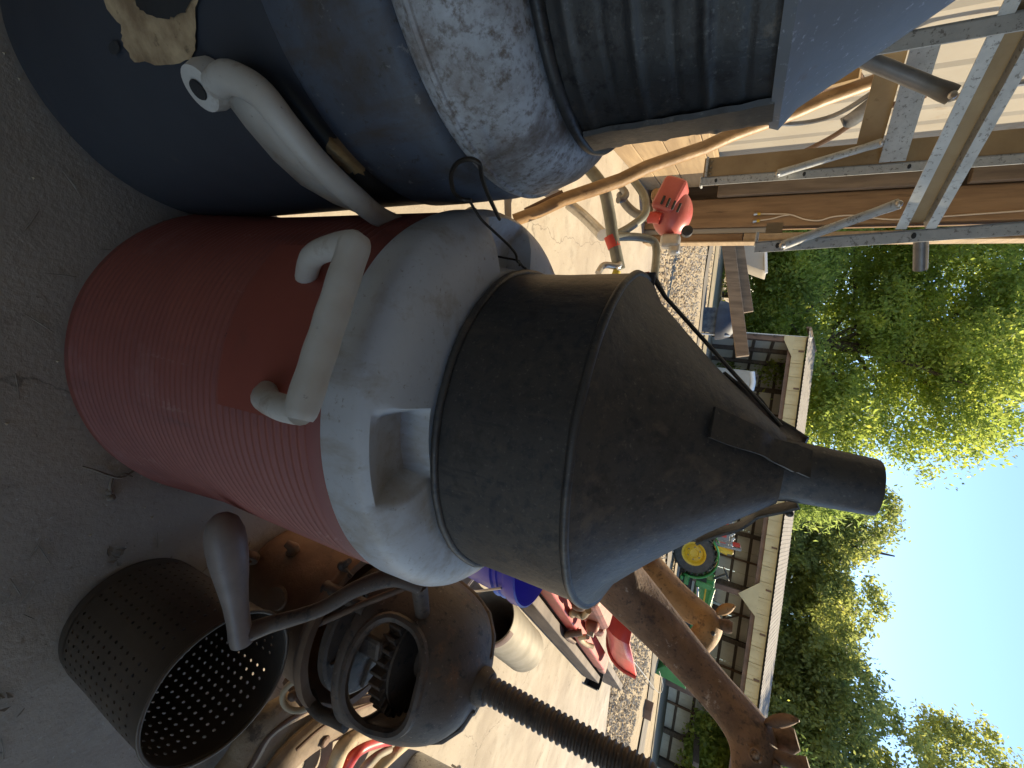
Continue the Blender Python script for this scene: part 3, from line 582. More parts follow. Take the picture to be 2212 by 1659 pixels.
b = MB(); t0 = PY(600, 1290, .425); b.lathe([(1e-4, -.002), (.014, -.002), (.016, .001), (.014, .004), (1e-4, .004)], t0, 20, M_=Matrix.Rotation(R(70), 3, 'X') @ Matrix.Diagonal(Vector((1.2, 1, 1)))); b.tube([t0, pol(LP, .11, R(-115), .13)], [.006, .006], 8); b.build('latch_tab', mt['rust'], kt, smooth=True)
# ------------------------------------------------------------------ things lying on the slab, right side
hm = thing('harness_hame', 'worn leather horse hame with iron ring lying in sun on concrete', 'harness', PZ(600, 1560, 0))
c1 = spline([PZ(455, 1720, .03), PZ(520, 1640, .035), PZ(555, 1580, .04), PZ(600, 1543, .05), (PZ(650, 1518, .05)), PZ(720, 1490, .05), PZ(800, 1475, .04)], 6)
b = MB(); b.tube(c1, lerps([.03, .032, .033, .032, .03, .027, .022], len(c1)), 14, flat=.75); hw_ = b.build('padded_bar', mt['leather'], hm, smooth=True)
c2 = [p+Vector((0, 0, .026)) for p in c1]; b = MB(); b.tube(c2, .004, 8); b.build('stitched_ridge', mt['brown'], hw_, smooth=True)
rc0 = PZ(648, 1502, .11); b = MB(); NRG = 28
b.tube([rc0+Vector((.027*math.cos(t), .018*math.sin(t), .021*math.sin(t))) for t in np.linspace(0, 2*math.pi, NRG)], .0052, 10, caps=False); b.build('ring', mt['tanpaint'], hm, smooth=True)
b = MB(); b.sphere(rc0+Vector((.004, -.004, -.012)), .009, 10, 7); b.tube([rc0+Vector((.004, 0, -.012)), rc0+Vector((.022, .01, .0))], [.006, .005], 8); b.tube([rc0+Vector((0, 0, -.01)), rc0+Vector((-.005, .006, .012))], [.006, .005], 8); b.tube([rc0+Vector((.004, .004, -.012)), rc0+Vector((.004, .012, -.05))], [.007, .009], 8); b.build('ring_bolt', mt['brown'], hm, smooth=True)
wh = thing('wooden_hame', 'dark curved wooden hame with bolt beside the leather one', 'harness', PZ(700, 1585, 0))
c1 = spline([PZ(560, 1720, .02), PZ(620, 1640, .025), PZ(690, 1580, .03), PZ(760, 1545, .035), PZ(850, 1515, .03)], 6)
b = MB(); b.tube(c1, lerps([.026, .034, .037, .034, .024], len(c1)), 12, flat=.6); b.build('bar', mt['oldwood'], wh, smooth=True)
b = MB(); q = PZ(700, 1600, .05); b.lathe([(1e-4, -.004), (.011, -.004), (.011, .006), (.008, .008), (1e-4, .008)], q, 8); b.build('bolt', mt['brown'], wh)
b = MB(); b.tube(spline([PZ(640, 1620, .052), PZ(700, 1568, .058), PZ(770, 1532, .060), PZ(840, 1508, .05)], 6), .0035, 8); b.build('iron_edge', mt['brown'], wh, smooth=True)
tf = thing('bent_tube_frame', 'frame of bent tan and red tubes meeting at a point, on concrete', 'frame', PZ(820, 1610, 0))
tip = PZ(905, 1578, .05)
for pts_, r_, mt_ in (([(650, 1760), (715, 1670), (742, 1612), (790, 1582), (850, 1574), (905, 1577)], .017, 'tanpaint'), ([(690, 1760), (742, 1668), (772, 1622), (812, 1603), (860, 1594), (905, 1582)], .0135, 'redpaint'), ([(760, 1740), (812, 1668), (850, 1630), (878, 1606), (905, 1585)], .013, 'tanpaint'), ([(730, 1760), (778, 1670), (806, 1638), (842, 1618)], .009, 'tin')):
    b = MB(); b.tube(spline([PZ(a, c, .05 if i > 1 else .035) for i, (a, c) in enumerate(pts_)], 6), r_, 12); b.build('tube', mt[mt_], tf, smooth=True)
pcn = PZ(885, 1672, 0); pl_ = thing('small_pail', 'speckled galvanised pail with handle ear beside the cast iron press', 'pail', pcn)
b = MB(); b.lathe([(1e-4, .002), (.055, .002), (.058, .006), (.068, .125), (.070, .127), (.070, .131), (.066, .131), (.055, .01), (1e-4, .008)], pcn, 48); b.build('body', mt['galv'], pl_, smooth=True)
b = MB(); q = pcn+Vector((-.052, .05, .122)); b.box(q, (.02, .006, .02), Matrix.Rotation(R(45), 3, 'Z')); b.sphere(q+Vector((-.002, .002, .012)), .008, 10, 6); b.build('handle_ear', mt['galv'], pl_, smooth=True)
# blue bucket behind the cooler
qb = Vector((.40, 1.05, 0)); bb = thing('blue_bucket', 'violet blue plastic bucket standing behind the white cooler lid', 'bucket', qb)
b = MB(); b.lathe([(1e-4, .003), (.12, .003), (.124, .008), (.145, .28), (.150, .282), (.152, .29), (.152, .312), (.147, .314), (.141, .28), (.12, .012), (1e-4, .01)], qb, 64); b.build('body', mt['bluebucket'], bb, smooth=True)
b = MB(); b.tube(spline([pol(qb, .152, R(-60), .28), pol(qb, .162, R(-30), .17), pol(qb, .163, R(10), .12), pol(qb, .162, R(60), .17), pol(qb, .152, R(100), .28)], 6), .003, 8); b.build('bail', mt['steel'], bb, smooth=True)
for z in (.245, .262):
    b = MB(); b.lathe([(.142, z-.003), (.1475, z), (.1425, z+.003)], qb, 64); b.build('rib', mt['bluebucket'], bb, smooth=True)
# tin cylinder lying on its side
A = PZ(1058, 1330, .088); B = PZ(1140, 1408, .088); ax = (B-A).normalized(); Mx = ax.to_track_quat('Z', 'Y').to_matrix(); Lc = .46
tc = thing('tin_cylinder', 'open pale tin cylinder with rusty collar lying on sunlit concrete', 'can', (A.x, A.y, 0))
b = MB(); r0 = .084; pr = [(r0-.003, 0), (r0, -.001)]+[(r0+.0012*math.sin(i*1.9), .015+.43*i/24) for i in range(25)]+[(r0-.004, Lc), (r0-.02, Lc+.004), (1e-4, Lc+.004)]+[(1e-4, Lc-.01), (r0-.008, Lc-.012), (r0-.006, .02), (r0-.003, 0)]
b.lathe(pr, A, 64, M_=Mx); b.build('shell', mt['tin'], tc, smooth=True, ang=60)
b = MB(); b.lathe([(r0+.002, -.004), (r0+.004, .0), (r0+.004, .034), (r0+.0015, .038)], A, 64, a0=R(100), a1=R(290), M_=Mx); b.build('collar', mt['tinrust'], tc, smooth=True)
# grey boards with red vice beam and scoop
def quadprism(px, z0, z1, mb_=None):
    b = mb_ or MB(); Q = [PZ(a, c, z0) for a, c in px]; n = len(Q)
    b.add([(p.x, p.y, z0) for p in Q]+[(p.x, p.y, z1) for p in Q], [tuple(range(n))[::-1], tuple(range(n, 2*n))]+[(i, (i+1) % n, n+(i+1) % n, n+i) for i in range(n)]); return b
pk0 = PZ(1155, 1345, 0); pu = (PZ(1262, 1462, 0)-pk0); pu.z = 0; PLen = pu.length; pu.normalize(); pv = Vector((-pu.y, pu.x, 0))
def plank_(name, label, s0, s1, t0, t1, z0, z1, mat, grp=None):
    b = MB(); P = [pk0+pu*s+pv*t for s, t in ((s0, t0), (s1, t0), (s1, t1), (s0, t1))]
    b.add([(p.x, p.y, z0) for p in P]+[(p.x, p.y, z1) for p in P], [(3, 2, 1, 0), (4, 5, 6, 7), (0, 1, 5, 4), (1, 2, 6, 5), (2, 3, 7, 6), (3, 0, 4, 7)])
    return tag(b.build(name, mat, bevel=.004), label, 'board', grp)
plank_('weathered_board', 'grey weathered board standing on edge behind the tin cylinder', -.6, PLen, 0, .045, .0, .11, mt['darkwood'])
plank_('weathered_board', 'dark broad board on edge beside the red scoop, overhanging the gravel', PLen-.25, PLen+1.0, .10, .15, -.02, .16, mt['darkwood'])
plank_('weathered_board', 'flat grey board lying under the red vice, behind the upright boards', -.6, PLen-.3, .06, .55, .05, .10, mt['oldwood'])
# red vice
vb = thing('red_vice', 'red painted vice with rusty jaw, bolt and curved scoop lying on boards', 'vice', pk0+pu*.5+pv*.25+Vector((0, 0, .09)))
def vp(s, t, z): return pk0+pu*s+pv*t+Vector((0, 0, z))
b = MB(); b.bar(vp(-.55, .10, .145), vp(1.22, .10, .145), .09, .07); b.build('beam', mt['redpaint'], vb, bevel=.006)
b = MB(); b.bar(vp(1.22, .105, .14), vp(1.42, .105, .135), .10, .055); b.build('beam_end', mt['redrust'], vb, bevel=.012)
VR = Matrix.Rotation(math.atan2(pu.y, pu.x), 3, 'Z')
b = MB(); b.box(vp(-.02, .17, .245), (.52, .13, .13), VR, .8); jw = b.build('jaw', mt['redrust'], vb, bevel=.03, seg=3)
b = MB(); b.box(vp(.27, .14, .225), (.18, .09, .10), VR @ Matrix.Rotation(R(12), 3, 'Y'), .8); b.build('jaw_arm', mt['redrust'], jw, bevel=.02, seg=3)
b = MB(); b.sphere(vp(.06, .095, .25), .034, 14, 9, (1, 1, 1)); b.build('pivot_boss', mt['redrust'], jw, smooth=True)
b = MB(); b.lathe([(1e-4, -.01), (.018, -.01), (.018, .012), (1e-4, .012)], vp(.06, .062, .252), 6, M_=(-pv).to_track_quat('Z', 'Y').to_matrix()); b.build('bolt', mt['tin'], jw)
b = MB(); b.tube(spline([vp(-.22, .10, .27), vp(-.16, .08, .24), vp(-.20, .075, .21), vp(-.13, .075, .19)], 5), .016, 10); b.build('spring', mt['tansteel'], jw, smooth=True)
b = MB(); b.tube(spline([vp(-.36, .11, .23), vp(-.30, .09, .26), vp(-.26, .09, .22)], 5), .018, 10); b.build('lever', mt['brown'], jw, smooth=True)
b = MB(); b.tube(spline([vp(.18, .06, .22), vp(.24, .05, .175), vp(.36, .05, .18), vp(.42, .06, .21)], 6), .013, 10); b.build('hook', mt['tanpaint'], vb, smooth=True)
b = MB(); b.tube(spline([vp(.12, .06, .20), vp(.13, .03, .14), vp(.22, .03, .115), vp(.32, .035, .13)], 5), .016, 10); b.build('link', mt['brown'], vb, smooth=True)
b = MB(); b.tube(spline([vp(.26, .03, .12), vp(.32, .025, .09), vp(.38, .03, .10)], 5), .012, 10); b.build('link', mt['tanpaint'], vb, smooth=True)
b = MB(); P = []; NSg = 14
for s_, k2 in ((.40, .75), (1.10, 1)):
    for k in range(NSg+1):
        t = math.pi*k/NSg; P.append(vp(s_-.10*(k/NSg), .26-.17*k2*math.cos(t), .39-.215*k2*math.sin(t)**.7))
b.add(P, [(k, k+1, NSg+1+k+1, NSg+1+k) for k in range(NSg)]+[tuple(range(NSg+1))]); o = b.build('scoop', mt['redpaint'], vb, smooth=True, ang=50); sm = o.modifiers.new('thickness', 'SOLIDIFY'); sm.thickness = .014
b = MB(); b.tube([vp(1.105-.10*k/NSg, .26-.175*math.cos(math.pi*k/NSg), .39-.22*math.sin(math.pi*k/NSg)**.7) for k in range(NSg+1)], .013, 8); b.build('scoop_lip', mt['redpaint'], vb, smooth=True)
b = MB(); b.bar(vp(.42, .20, .18), vp(.42, .10, .13), .12, .06); b.build('scoop_bracket', mt['redrust'], vb, bevel=.01)
# black tray end and a wire loop on the yard edge
tr = thing('black_trough', 'short black half-round trough end sticking out between the boards', 'trough', vp(PLen+.02, .02, 0))
b = MB(); q0 = vp(PLen+.10, .05, .07); b.lathe([(.085, 0), (.09, .002), (.09, .10), (.084, .10), (.084, .01), (1e-4, .008)], q0+Vector((0, 0, -.068)), 28, a0=math.atan2(pu.y, pu.x)-1.9, a1=math.atan2(pu.y, pu.x)+1.5); o = b.build('shell', mt['black'], tr, smooth=True)
wlp = PZ(1400, 1475, .03); wl_ = thing('wire_loop', 'thin bright wire loop lying on the gravel by the boards', 'wire', (wlp.x, wlp.y, wlp.z))
b = MB(); b.tube(spline([PZ(1368, 1428, .06), PZ(1395, 1462, .03), PZ(1418, 1492, .02), PZ(1428, 1496, .05), PZ(1432, 1480, .12), PZ(1424, 1450, .16)], 6), .007, 8); b.build('loop', mt['steel'], wl_, smooth=True)
bp_ = PZ(1392, 1530, yard_z(4.5, 7)); bl_ = MB(); bl_.box(bp_+Vector((0, 0, .08)), (.30, .22, .17), Matrix.Rotation(R(25), 3, 'Z')); tag(bl_.build('wood_block', mt['rustbeam'], bevel=.01), 'small brown wood block standing on the gravel', 'block')
# ------------------------------------------------------------------ two giraffe statues
def skin(name, verts, edges, radii, mat, parent, root=0, sub=2):
    inv = Matrix.Translation(-parent_loc(parent)); me = bpy.data.meshes.new(name); me.from_pydata([tuple(inv @ Vector(v)) for v in verts], edges, []); me.materials.append(mat)
    o = link(bpy.data.objects.new(name, me), parent)
    o.modifiers.new('skin', 'SKIN').use_smooth_shade = True
    ly = me.skin_vertices[0] if len(me.skin_vertices) else None
    if ly is None:
        bm = bmesh.new(); bm.from_mesh(me); bm.verts.layers.skin.verify(); bm.to_mesh(me); bm.free(); ly = me.skin_vertices[0]
    for i, r in enumerate(radii):
        r = r if hasattr(r, '__len__') else (r, r); ly.data[i].radius = r; ly.data[i].use_root = (i == root)
    s = o.modifiers.new('sub', 'SUBSURF'); s.levels = sub; s.render_levels = sub
    return o
def earm(mb_, base, tip_, wv, side):
    base = Vector(base); tip_ = Vector(tip_); ax = tip_-base; s = Vector(side).normalized(); nrm_ = ax.cross(s).normalized(); P = []; n = 9
    for i in range(n):
        t = i/(n-1); hw = wv*math.sin(math.pi*(t*.86+.10))**.8
        for k in (-1, -.5, 0, .5, 1): P.append(base+ax*t+s*hw*k+nrm_*(wv*.5*(abs(k)**2)))
    mb_.add(P, [(i*5+k, (i+1)*5+k, (i+1)*5+k+1, i*5+k+1) for i in range(n-1) for k in range(4)])
Y1 = 1.5
g1 = thing('giraffe_statue', 'tall brown embossed metal giraffe statue with neck stretched out past funnel', 'statue', (.40, 1.5, 0), 0, None)
N1 = [PY(1345, 1262, Y1), PY(1425, 1352, Y1), PY(1500, 1440, Y1-.03), PY(1570, 1520, Y1-.06), PY(1628, 1585, Y1-.08), PY(1632, 1650, Y1-.12), PY(1622, 1720, Y1-.16), PY(1612, 1765, Y1-.18)]
ch = PY(1288, 1215, Y1); bd = Vector((ch.x-.14, Y1+.03, ch.z-.04)); rp = Vector((ch.x-.34, Y1+.06, ch.z-.06))
V_ = [bd, ch]+N1[:]+[rp]; ED = [(0, 1)]+[(i, i+1) for i in range(1, 9)]+[(0, 10)]
RD = [(.15, .14), (.14, .13), (.122, .105), (.086, .076), (.072, .064), (.062, .056), (.088, .072), (.072, .06), (.052, .048), (.038, .036), (.14, .13)]
for sx, basei, off in ((-1, 1, -.03), (1, 1, -.03), (-1, 10, 0), (1, 10, 0)):
    bq = V_[basei]; k = len(V_); xx = min(bq.x+off, .40)
    V_ += [Vector((xx, bq.y+sx*.06, bq.z-.16)), Vector((xx-.01, bq.y+sx*.065, bq.z*.45)), Vector((xx, bq.y+sx*.065, .03)), Vector((xx+.012, bq.y+sx*.065, .012))]
    ED += [(basei, k), (k, k+1), (k+1, k+2), (k+2, k+3)]; RD += [.045, .03, .026, .03]
skin('body', V_, ED, RD, mt['giraffe'], g1)
hd0 = N1[4]
b = MB(); earm(b, PY(1650, 1562, Y1-.10), PY(1722, 1560, Y1-.14), .021, EY); o = b.build('ear', mt['giraffe'], g1, smooth=True); sm = o.modifiers.new('thickness', 'SOLIDIFY'); sm.thickness = .008
b = MB(); earm(b, PY(1670, 1640, Y1-.14), PY(1690, 1700, Y1-.10), .021, EX); o = b.build('ear', mt['giraffe'], g1, smooth=True); sm = o.modifiers.new('thickness', 'SOLIDIFY'); sm.thickness = .008
b = MB(); b.tube([PY(1655, 1595, Y1-.06), PY(1690, 1597, Y1-.06), PY(1705, 1597, Y1-.06), PY(1722, 1598, Y1-.06)], [.022, .030, .033, .024], 14); b.build('horn', mt['cork'], g1, smooth=True)
b = MB(); b.tube(spline([PY(1672, 1632, Y1-.12), PY(1710, 1645, Y1-.13), PY(1730, 1654, Y1-.13), PY(1748, 1656, Y1-.13)], 4), lerps([.016, .015, .022, .02], 13), 12); b.build('horn', mt['giraffe'], g1, smooth=True)
b = MB(); ey_ = PY(1632, 1632, Y1-.175); b.lathe([(.010, 0), (.014, .002), (.017, 0), (.014, -.003), (.010, 0)], ey_, 18, M_=(CO-ey_).to_track_quat('Z', 'Y').to_matrix()); b.sphere(ey_+(CO-ey_).normalized()*-.004, .010, 10, 8); b.build('eye', mt['giraffe'], g1, smooth=True)
# embossed studs along the neck
b = MB()
for i in range(46):
    t = rnd.uniform(.05, 3.3); k = int(t); p = N1[k].lerp(N1[k+1], t-k); r = np.interp(t, [0, 1, 2, 3, 4], [.10, .074, .06, .052, .062]); s = rnd.uniform(-.55, .55)
    nx_ = (N1[k+1]-N1[k]).normalized(); sd_ = nx_.cross(Vector((0, 1, 0))).normalized(); q = p+sd_*r*s+Vector((0, -1, 0))*r*math.sqrt(1-s*s)*.86
    for kk in range(5):
        b.sphere(q+nx_*rnd.uniform(-.012, .012)+sd_*rnd.uniform(-.015, .015), rnd.uniform(.004, .0075), 6, 4)
b.build('embossing', mt['giraffe'], g1, smooth=True)['kind'] = 'stuff'
Y2 = 2.0
g2 = thing('giraffe_statue', 'golden brown metal giraffe statue with bowed head, behind the darker one', 'statue', (.5, 2.0, 0))
N2 = [PY(1405, 1240, Y2), PY(1455, 1285, Y2), PY(1505, 1325, Y2), PY(1538, 1345, Y2-.02), PY(1522, 1375, Y2-.04), PY(1498, 1400, Y2-.06), PY(1484, 1412, Y2-.07)]
ch = PY(1350, 1190, Y2); bd = Vector((ch.x-.16, Y2+.03, ch.z-.03)); rp = Vector((ch.x-.38, Y2+.05, ch.z-.05))
V_ = [bd, ch]+N2+[rp]; ED = [(0, 1)]+[(i, i+1) for i in range(1, 8)]+[(0, 9)]; RD = [.15, .14, (.088, .08), (.070, .064), (.066, .06), (.078, .066), (.064, .056), (.050, .045), (.036, .033), .14]
for sx, basei in ((-1, 1), (1, 1), (-1, 9), (1, 9)):
    bq = V_[basei]; k = len(V_); xx = min(bq.x-.02, .45)
    V_ += [Vector((xx, bq.y+sx*.06, bq.z-.16)), Vector((xx-.01, bq.y+sx*.065, bq.z*.45)), Vector((xx, bq.y+sx*.065, .03)), Vector((xx+.012, bq.y+sx*.065, .012))]
    ED += [(basei, k), (k, k+1), (k+1, k+2), (k+2, k+3)]; RD += [.045, .03, .026, .03]
skin('body', V_, ED, RD, mt['giraffe2'], g2)
b = MB(); earm(b, PY(1548, 1328, Y2-.05), PY(1588, 1312, Y2-.06), .024, EX*.5+EY); o = b.build('ear', mt['giraffe2'], g2, smooth=True); sm = o.modifiers.new('thickness', 'SOLIDIFY'); sm.thickness = .007
b = MB(); b.tube([PY(1548, 1345, Y2-.03), PY(1572, 1353, Y2-.03), PY(1582, 1356, Y2-.03)], [.016, .027, .02], 12); b.build('horn', mt['cork'], g2, smooth=True)
b = MB(); ey_ = PY(1540, 1368, Y2-.095); b.sphere(ey_, .009, 10, 8); b.build('eye', mt['black'], g2, smooth=True)
# ------------------------------------------------------------------ string trimmer, pole, left background
tm = thing('string_trimmer', 'string trimmer with faded red engine, loop handles and red taped tube', 'trimmer', PZ(1240, 450, 0))
def tb(pts_, r_, mat, name='tube', n=12):
    b = MB(); b.tube(spline(pts_, 6), r_, n); return b.build(name, mat, tm, smooth=True)
tb([PY(1255, 345, 1.32), PY(1300, 400, 1.33), PY(1315, 455, 1.36), PY(1325, 520, 1.38), PY(1338, 582, 1.40)], .0195, mt['greytube'], 'shaft')
tb([PY(1318, 510, 1.375), PY(1327, 535, 1.385)], .0215, mt['tape'], 'tape_wrap')
tb([PY(1365, 385, 1.62), PY(1392, 425, 1.60), PY(1393, 462, 1.55), PY(1362, 490, 1.5), PY(1325, 510, 1.42)], .0145, mt['greytube'], 'loop_handle')
tb([PY(1325, 512, 1.40), PY(1375, 512, 1.5), PY(1410, 520, 1.55), PY(1418, 545, 1.55), PY(1413, 600, 1.5)], .014, mt['greytube'], 'loop_handle')
tb([PZ(1228, 440, .02), PY(1262, 468, 1.56), PY(1302, 508, 1.44)], .021, mt['steel'], 'lower_shaft')
tb([PY(1338, 560, 1.40), PY(1335, 575, 1.38), PY(1305, 573, 1.36), PY(1292, 590, 1.34)], .011, mt['steel'], 'guard_arm', 10)
tb([PY(1340, 420, 1.72), PY(1352, 442, 1.70), PY(1375, 462, 1.68), PY(1405, 470, 1.66)], .017, mt['galvdark'], 'drive_tube')
tb([PY(1338, 400, 1.70), PY(1352, 418, 1.66), PY(1345, 430, 1.62), PY(1335, 432, 1.6)], .013, mt['galvdark'], 'trigger')
tb([PY(1400, 470, 1.66), PY(1416, 470, 1.66), PY(1428, 473, 1.66)], .021, mt['tape'], 'coupling')
ec = PY(1452, 462, 1.72)
b = MB(); b.sphere(ec, .095, 24, 16, (.95, .8, .78)); eg = b.build('engine_cover', mt['faded'], tm, smooth=True)
b = MB(); b.box(PY(1448, 428, 1.68), (.13, .10, .09), Matrix.Rotation(R(20), 3, 'Y')); b.build('engine_shroud', mt['faded'], eg, bevel=.02, seg=3)
for k in range(4):
    b = MB(); q = PY(1432+11.5*k, 432+5.5*k, 1.622); b.box(q, (.034, .006, .009), Matrix.Rotation(R(15), 3, 'Y')); b.build('vent_slot', mt['black'], eg, bevel=.002)
b = MB(); q = PY(1484, 500, 1.68); b.lathe([(1e-4, -.01), (.02, -.01), (.02, .01), (.012, .014), (1e-4, .014)], q, 16, M_=Matrix.Rotation(R(80), 3, 'X')); b.build('fuel_cap', mt['black'], eg, smooth=True)
b = MB(); q = PY(1448, 522, 1.7); b.box(q, (.05, .05, .07)); b.box(q+Vector((.03, 0, .02)), (.04, .04, .04)); b.build('muffler', mt['steel'], eg, bevel=.01)
b = MB(); q = PY(1425, 440, 1.74); b.box(q+Vector((-.03, 0, 0)), (.05, .06, .07)); b.build('fuel_tank', mt['tan'], eg, bevel=.015)
tb([PY(1340, 605, 1.36), PY(1370, 600, 1.38), PY(1402, 596, 1.4)], .014, mt['redpaint'], 'guard')
tb([PY(1328, 598, 1.38), PY(1333, 585, 1.38)], .013, mt['stain'], 'label_band')
ph_ = thing('wooden_pole', 'long brown wooden tool handle leaning from the slab up against wall', 'pole', PZ(1100, 478, 0))
pa_ = PZ(1108, 476, .012); pb2 = PE(1905, 168, E1, -.66)
b = MB(); L_ = [pa_.lerp(pb2, t) for t in np.linspace(0, 1, 14)]; b.tube([p+Vector((.004*math.sin(i*2.1), 0, .004*math.cos(i*1.7))) for i, p in enumerate(L_)], lerps([.019, .021, .02, .02, .019], 14), 14); b.build('shaft', mt['pole'], ph_, smooth=True)
b = MB(); b.tube([pa_.lerp(pb2, .03)+Vector((-.02, 0, .002)), pa_.lerp(pb2, .14)+Vector((-.026, 0, .004))], [.006, .012], 8); b.build('ferrule', mt['brown'], ph_, smooth=True)
# cable with two bare lamp sockets on the post
cb = thing('twin_cable', 'cream twin cable with two small lamp connectors hanging on the brown post', 'cable', PE(1640, 468, E2, 3.09))
cl = [(1640, 462), (1680, 462), (1710, 464), (1740, 474), (1770, 476), (1800, 468), (1840, 465), (1880, 470), (1930, 474), (2000, 470), (2212, 455)]
b = MB(); b.tube(spline([PE(a, c, E2, 3.088) for a, c in cl], 5), .004, 8); b.build('cable', mt['wirecream'], cb, smooth=True)
cl = [(1640, 476), (1668, 472), (1690, 466), (1705, 464)]
b = MB(); b.tube(spline([PE(a, c, E2, 3.088) for a, c in cl], 5), .004, 8); b.build('cable', mt['wirecream'], cb, smooth=True)
for a, c in ((1636, 462), (1634, 477)):
    s = MB(); s.tube([PE(a, c, E2, 3.078), PE(a-8, c+(1 if c < 470 else 2), E2, 3.078)], [.008, .009], 10); s.build('connector', mt['steel'], cb, smooth=True)
    s = MB(); s.tube([PE(a+7, c, E2, 3.08), PE(a, c, E2, 3.08)], [.008, .008], 10); s.build('sleeve', mt['yellow'], cb, smooth=True)
# ------------------------------------------------------------------ steel rack hung from the roof
rk = thing('hanging_steel_rack', 'spangled galvanised angle-iron rack with cross channels and braces, hung by wall', 'rack', PY(1960, 497, 1.0))
ROOFZ = 2.95
def angle(p, zlo, zhi, w_=.022, th=.003, dirs=((1, 0), (0, 1)), name='upright', lean=0):
    b = MB(); d1 = E1*dirs[0][0]+E2*dirs[0][1]; d2 = E1*dirs[1][0]+E2*dirs[1][1]; z = Vector((0, 0, 1))
    c = Vector((p.x, p.y, 0))
    for d, oth in ((d1, d2), (d2, d1)):
        P = [c, c+d*w_, c+d*w_+oth*th, c+oth*th]
        b.add([(q.x-lean*(zlo-p.z), q.y, zlo) for q in P]+[(q.x-lean*(zhi-p.z), q.y, zhi) for q in P], [(3, 2, 1, 0), (4, 5, 6, 7), (0, 1, 5, 4), (1, 2, 6, 5), (2, 3, 7, 6), (3, 0, 4, 7)])
    o = b.build(name, mt['galv'], rk)
    return o
ra = PY(1960, 497, 1.0); la3 = PZ(2200, 22, ra.z); rl1 = PY(1925, 352, 1.3); rl4 = PZ(2005, 75, rl1.z)
fr_ = PY(1632, 525, 1.0); fl_ = PY(1516, 375, 1.3)
for p, zl in ((ra, fr_.z), (la3, .74), (rl1, fl_.z), (rl4, .6)):
    ln_ = .075 if p is ra else 0; u = angle(p, zl, ROOFZ-.02*p.y, lean=ln_)
    for k in range(6):
        zz = zl+.04+k*.21; b = MB(); q = Vector((p.x-ln_*(zz-p.z), p.y, zz))+E1*.011-E2*.0012; b.lathe([(1e-4, -.0006), (.0036, -.0006), (.0036, .0006), (1e-4, .0006)], q, 12, M_=(-E2).to_track_quat('Z', 'Y').to_matrix() @ Matrix.Diagonal(Vector((1.5, 1, 1)))); b.build('slot', mt['black'], u)
for p, zl in ((ra, fr_.z), (rl1, fl_.z)):
    b = MB(); b.box(Vector((p.x, p.y, zl+.001))+E1*.011+E2*.011, (.028, .028, .006), Matrix.Rotation(G, 3, 'Z')); b.build('foot_cap', mt['galv'], rk, bevel=.002)
    b = MB(); b.box(Vector((p.x, p.y, zl+.03))-E1*.012+E2*.02, (.022, .003, .03), Matrix.Rotation(G, 3, 'Z')); b.build('gusset_plate', mt['tansteel'], rk)
def channel(a, c, w_, mat='galv', name='cross_channel'):     # hat section: two flanges and a sunk web
    a = Vector(a); c = Vector(c); z = (c-a); L0 = z.length; z.normalize(); up = Vector((0, 0, 1)); side = z.cross(up).normalized()
    # profile seen from the camera: across = vertical, depth = away from the eye
    away = side if side.y > 0 else -side
    pr = [(-w_/2, 0), (-w_*.22, 0), (-w_*.16, w_*.30), (w_*.20, w_*.30), (w_*.24, 0), (w_/2, 0)]
    b = MB(); P = []
    for e in (a, c):
        for v, d in pr: P.append(e+up*v+away*d)
    b.add(P, [(i, i+1, 6+i+1, 6+i) for i in (0, 1, 3, 4)]); o = b.build(name, mt[mat], rk); s = o.modifiers.new('thickness', 'SOLIDIFY'); s.thickness = .002
    w2 = MB(); w2.add(P, [(2, 3, 9, 8)]); o2 = w2.build('channel_web', mt['tansteel'], o); s = o2.modifiers.new('thickness', 'SOLIDIFY'); s.thickness = .002; return o
ext = (la3-ra).normalized()
channel(ra+Vector((0, -.004, .01)), la3+ext*.02+Vector((0, -.004, .01)), .056)
b = MB(); e2_ = (rl4-rl1).normalized(); b.bar(rl1+Vector((0, -.006, .0)), rl4+Vector((0, -.006, 0)), .004, .05, Vector((0, 0, 1))); b.build('flat_strip', mt['galv'], rk)
b = MB(); b.bar(rl1+Vector((-.01, .02, -.05)), rl4+Vector((0, .02, -.05)), .004, .05, Vector((0, 0, 1))); b.build('flat_strip', mt['tansteel'], rk)
def brace(pa__, pb__, r_, name='brace', mat='galvdark'):
    b = MB(); a, c = Vector(pa__), Vector(pb__); b.tube([a, a.lerp(c, .06), a.lerp(c, .16), a.lerp(c, .84), a.lerp(c, .94), c], [r_, r_, r_*.9, r_*.9, r_, r_], 12, flat=1); o = b.build(name, mt[mat], rk, smooth=True)
    for e in (a, c):
        s = MB(); s.sphere(e+(CO-e).normalized()*(r_+.001), .006, 10, 6, (1, 1, 1)); s.build('bolt', mt['steel'], o, smooth=True)
brace(PY(1800, 100, .82), PY(2058, 205, .86), .0135)
brace(PY(1690, 530, .995), PY(1942, 440, .985), .0095, mat='galv')
brace(PY(1680, 375, 1.28), PY(1905, 308, 1.27), .010, mat='galv')
b = MB(); b.tube([PY(1990, 505, 1.02), PY(1988, 582, 1.06)], .011, 10); b.build('rod_stub', mt['galvdark'], rk, smooth=True)
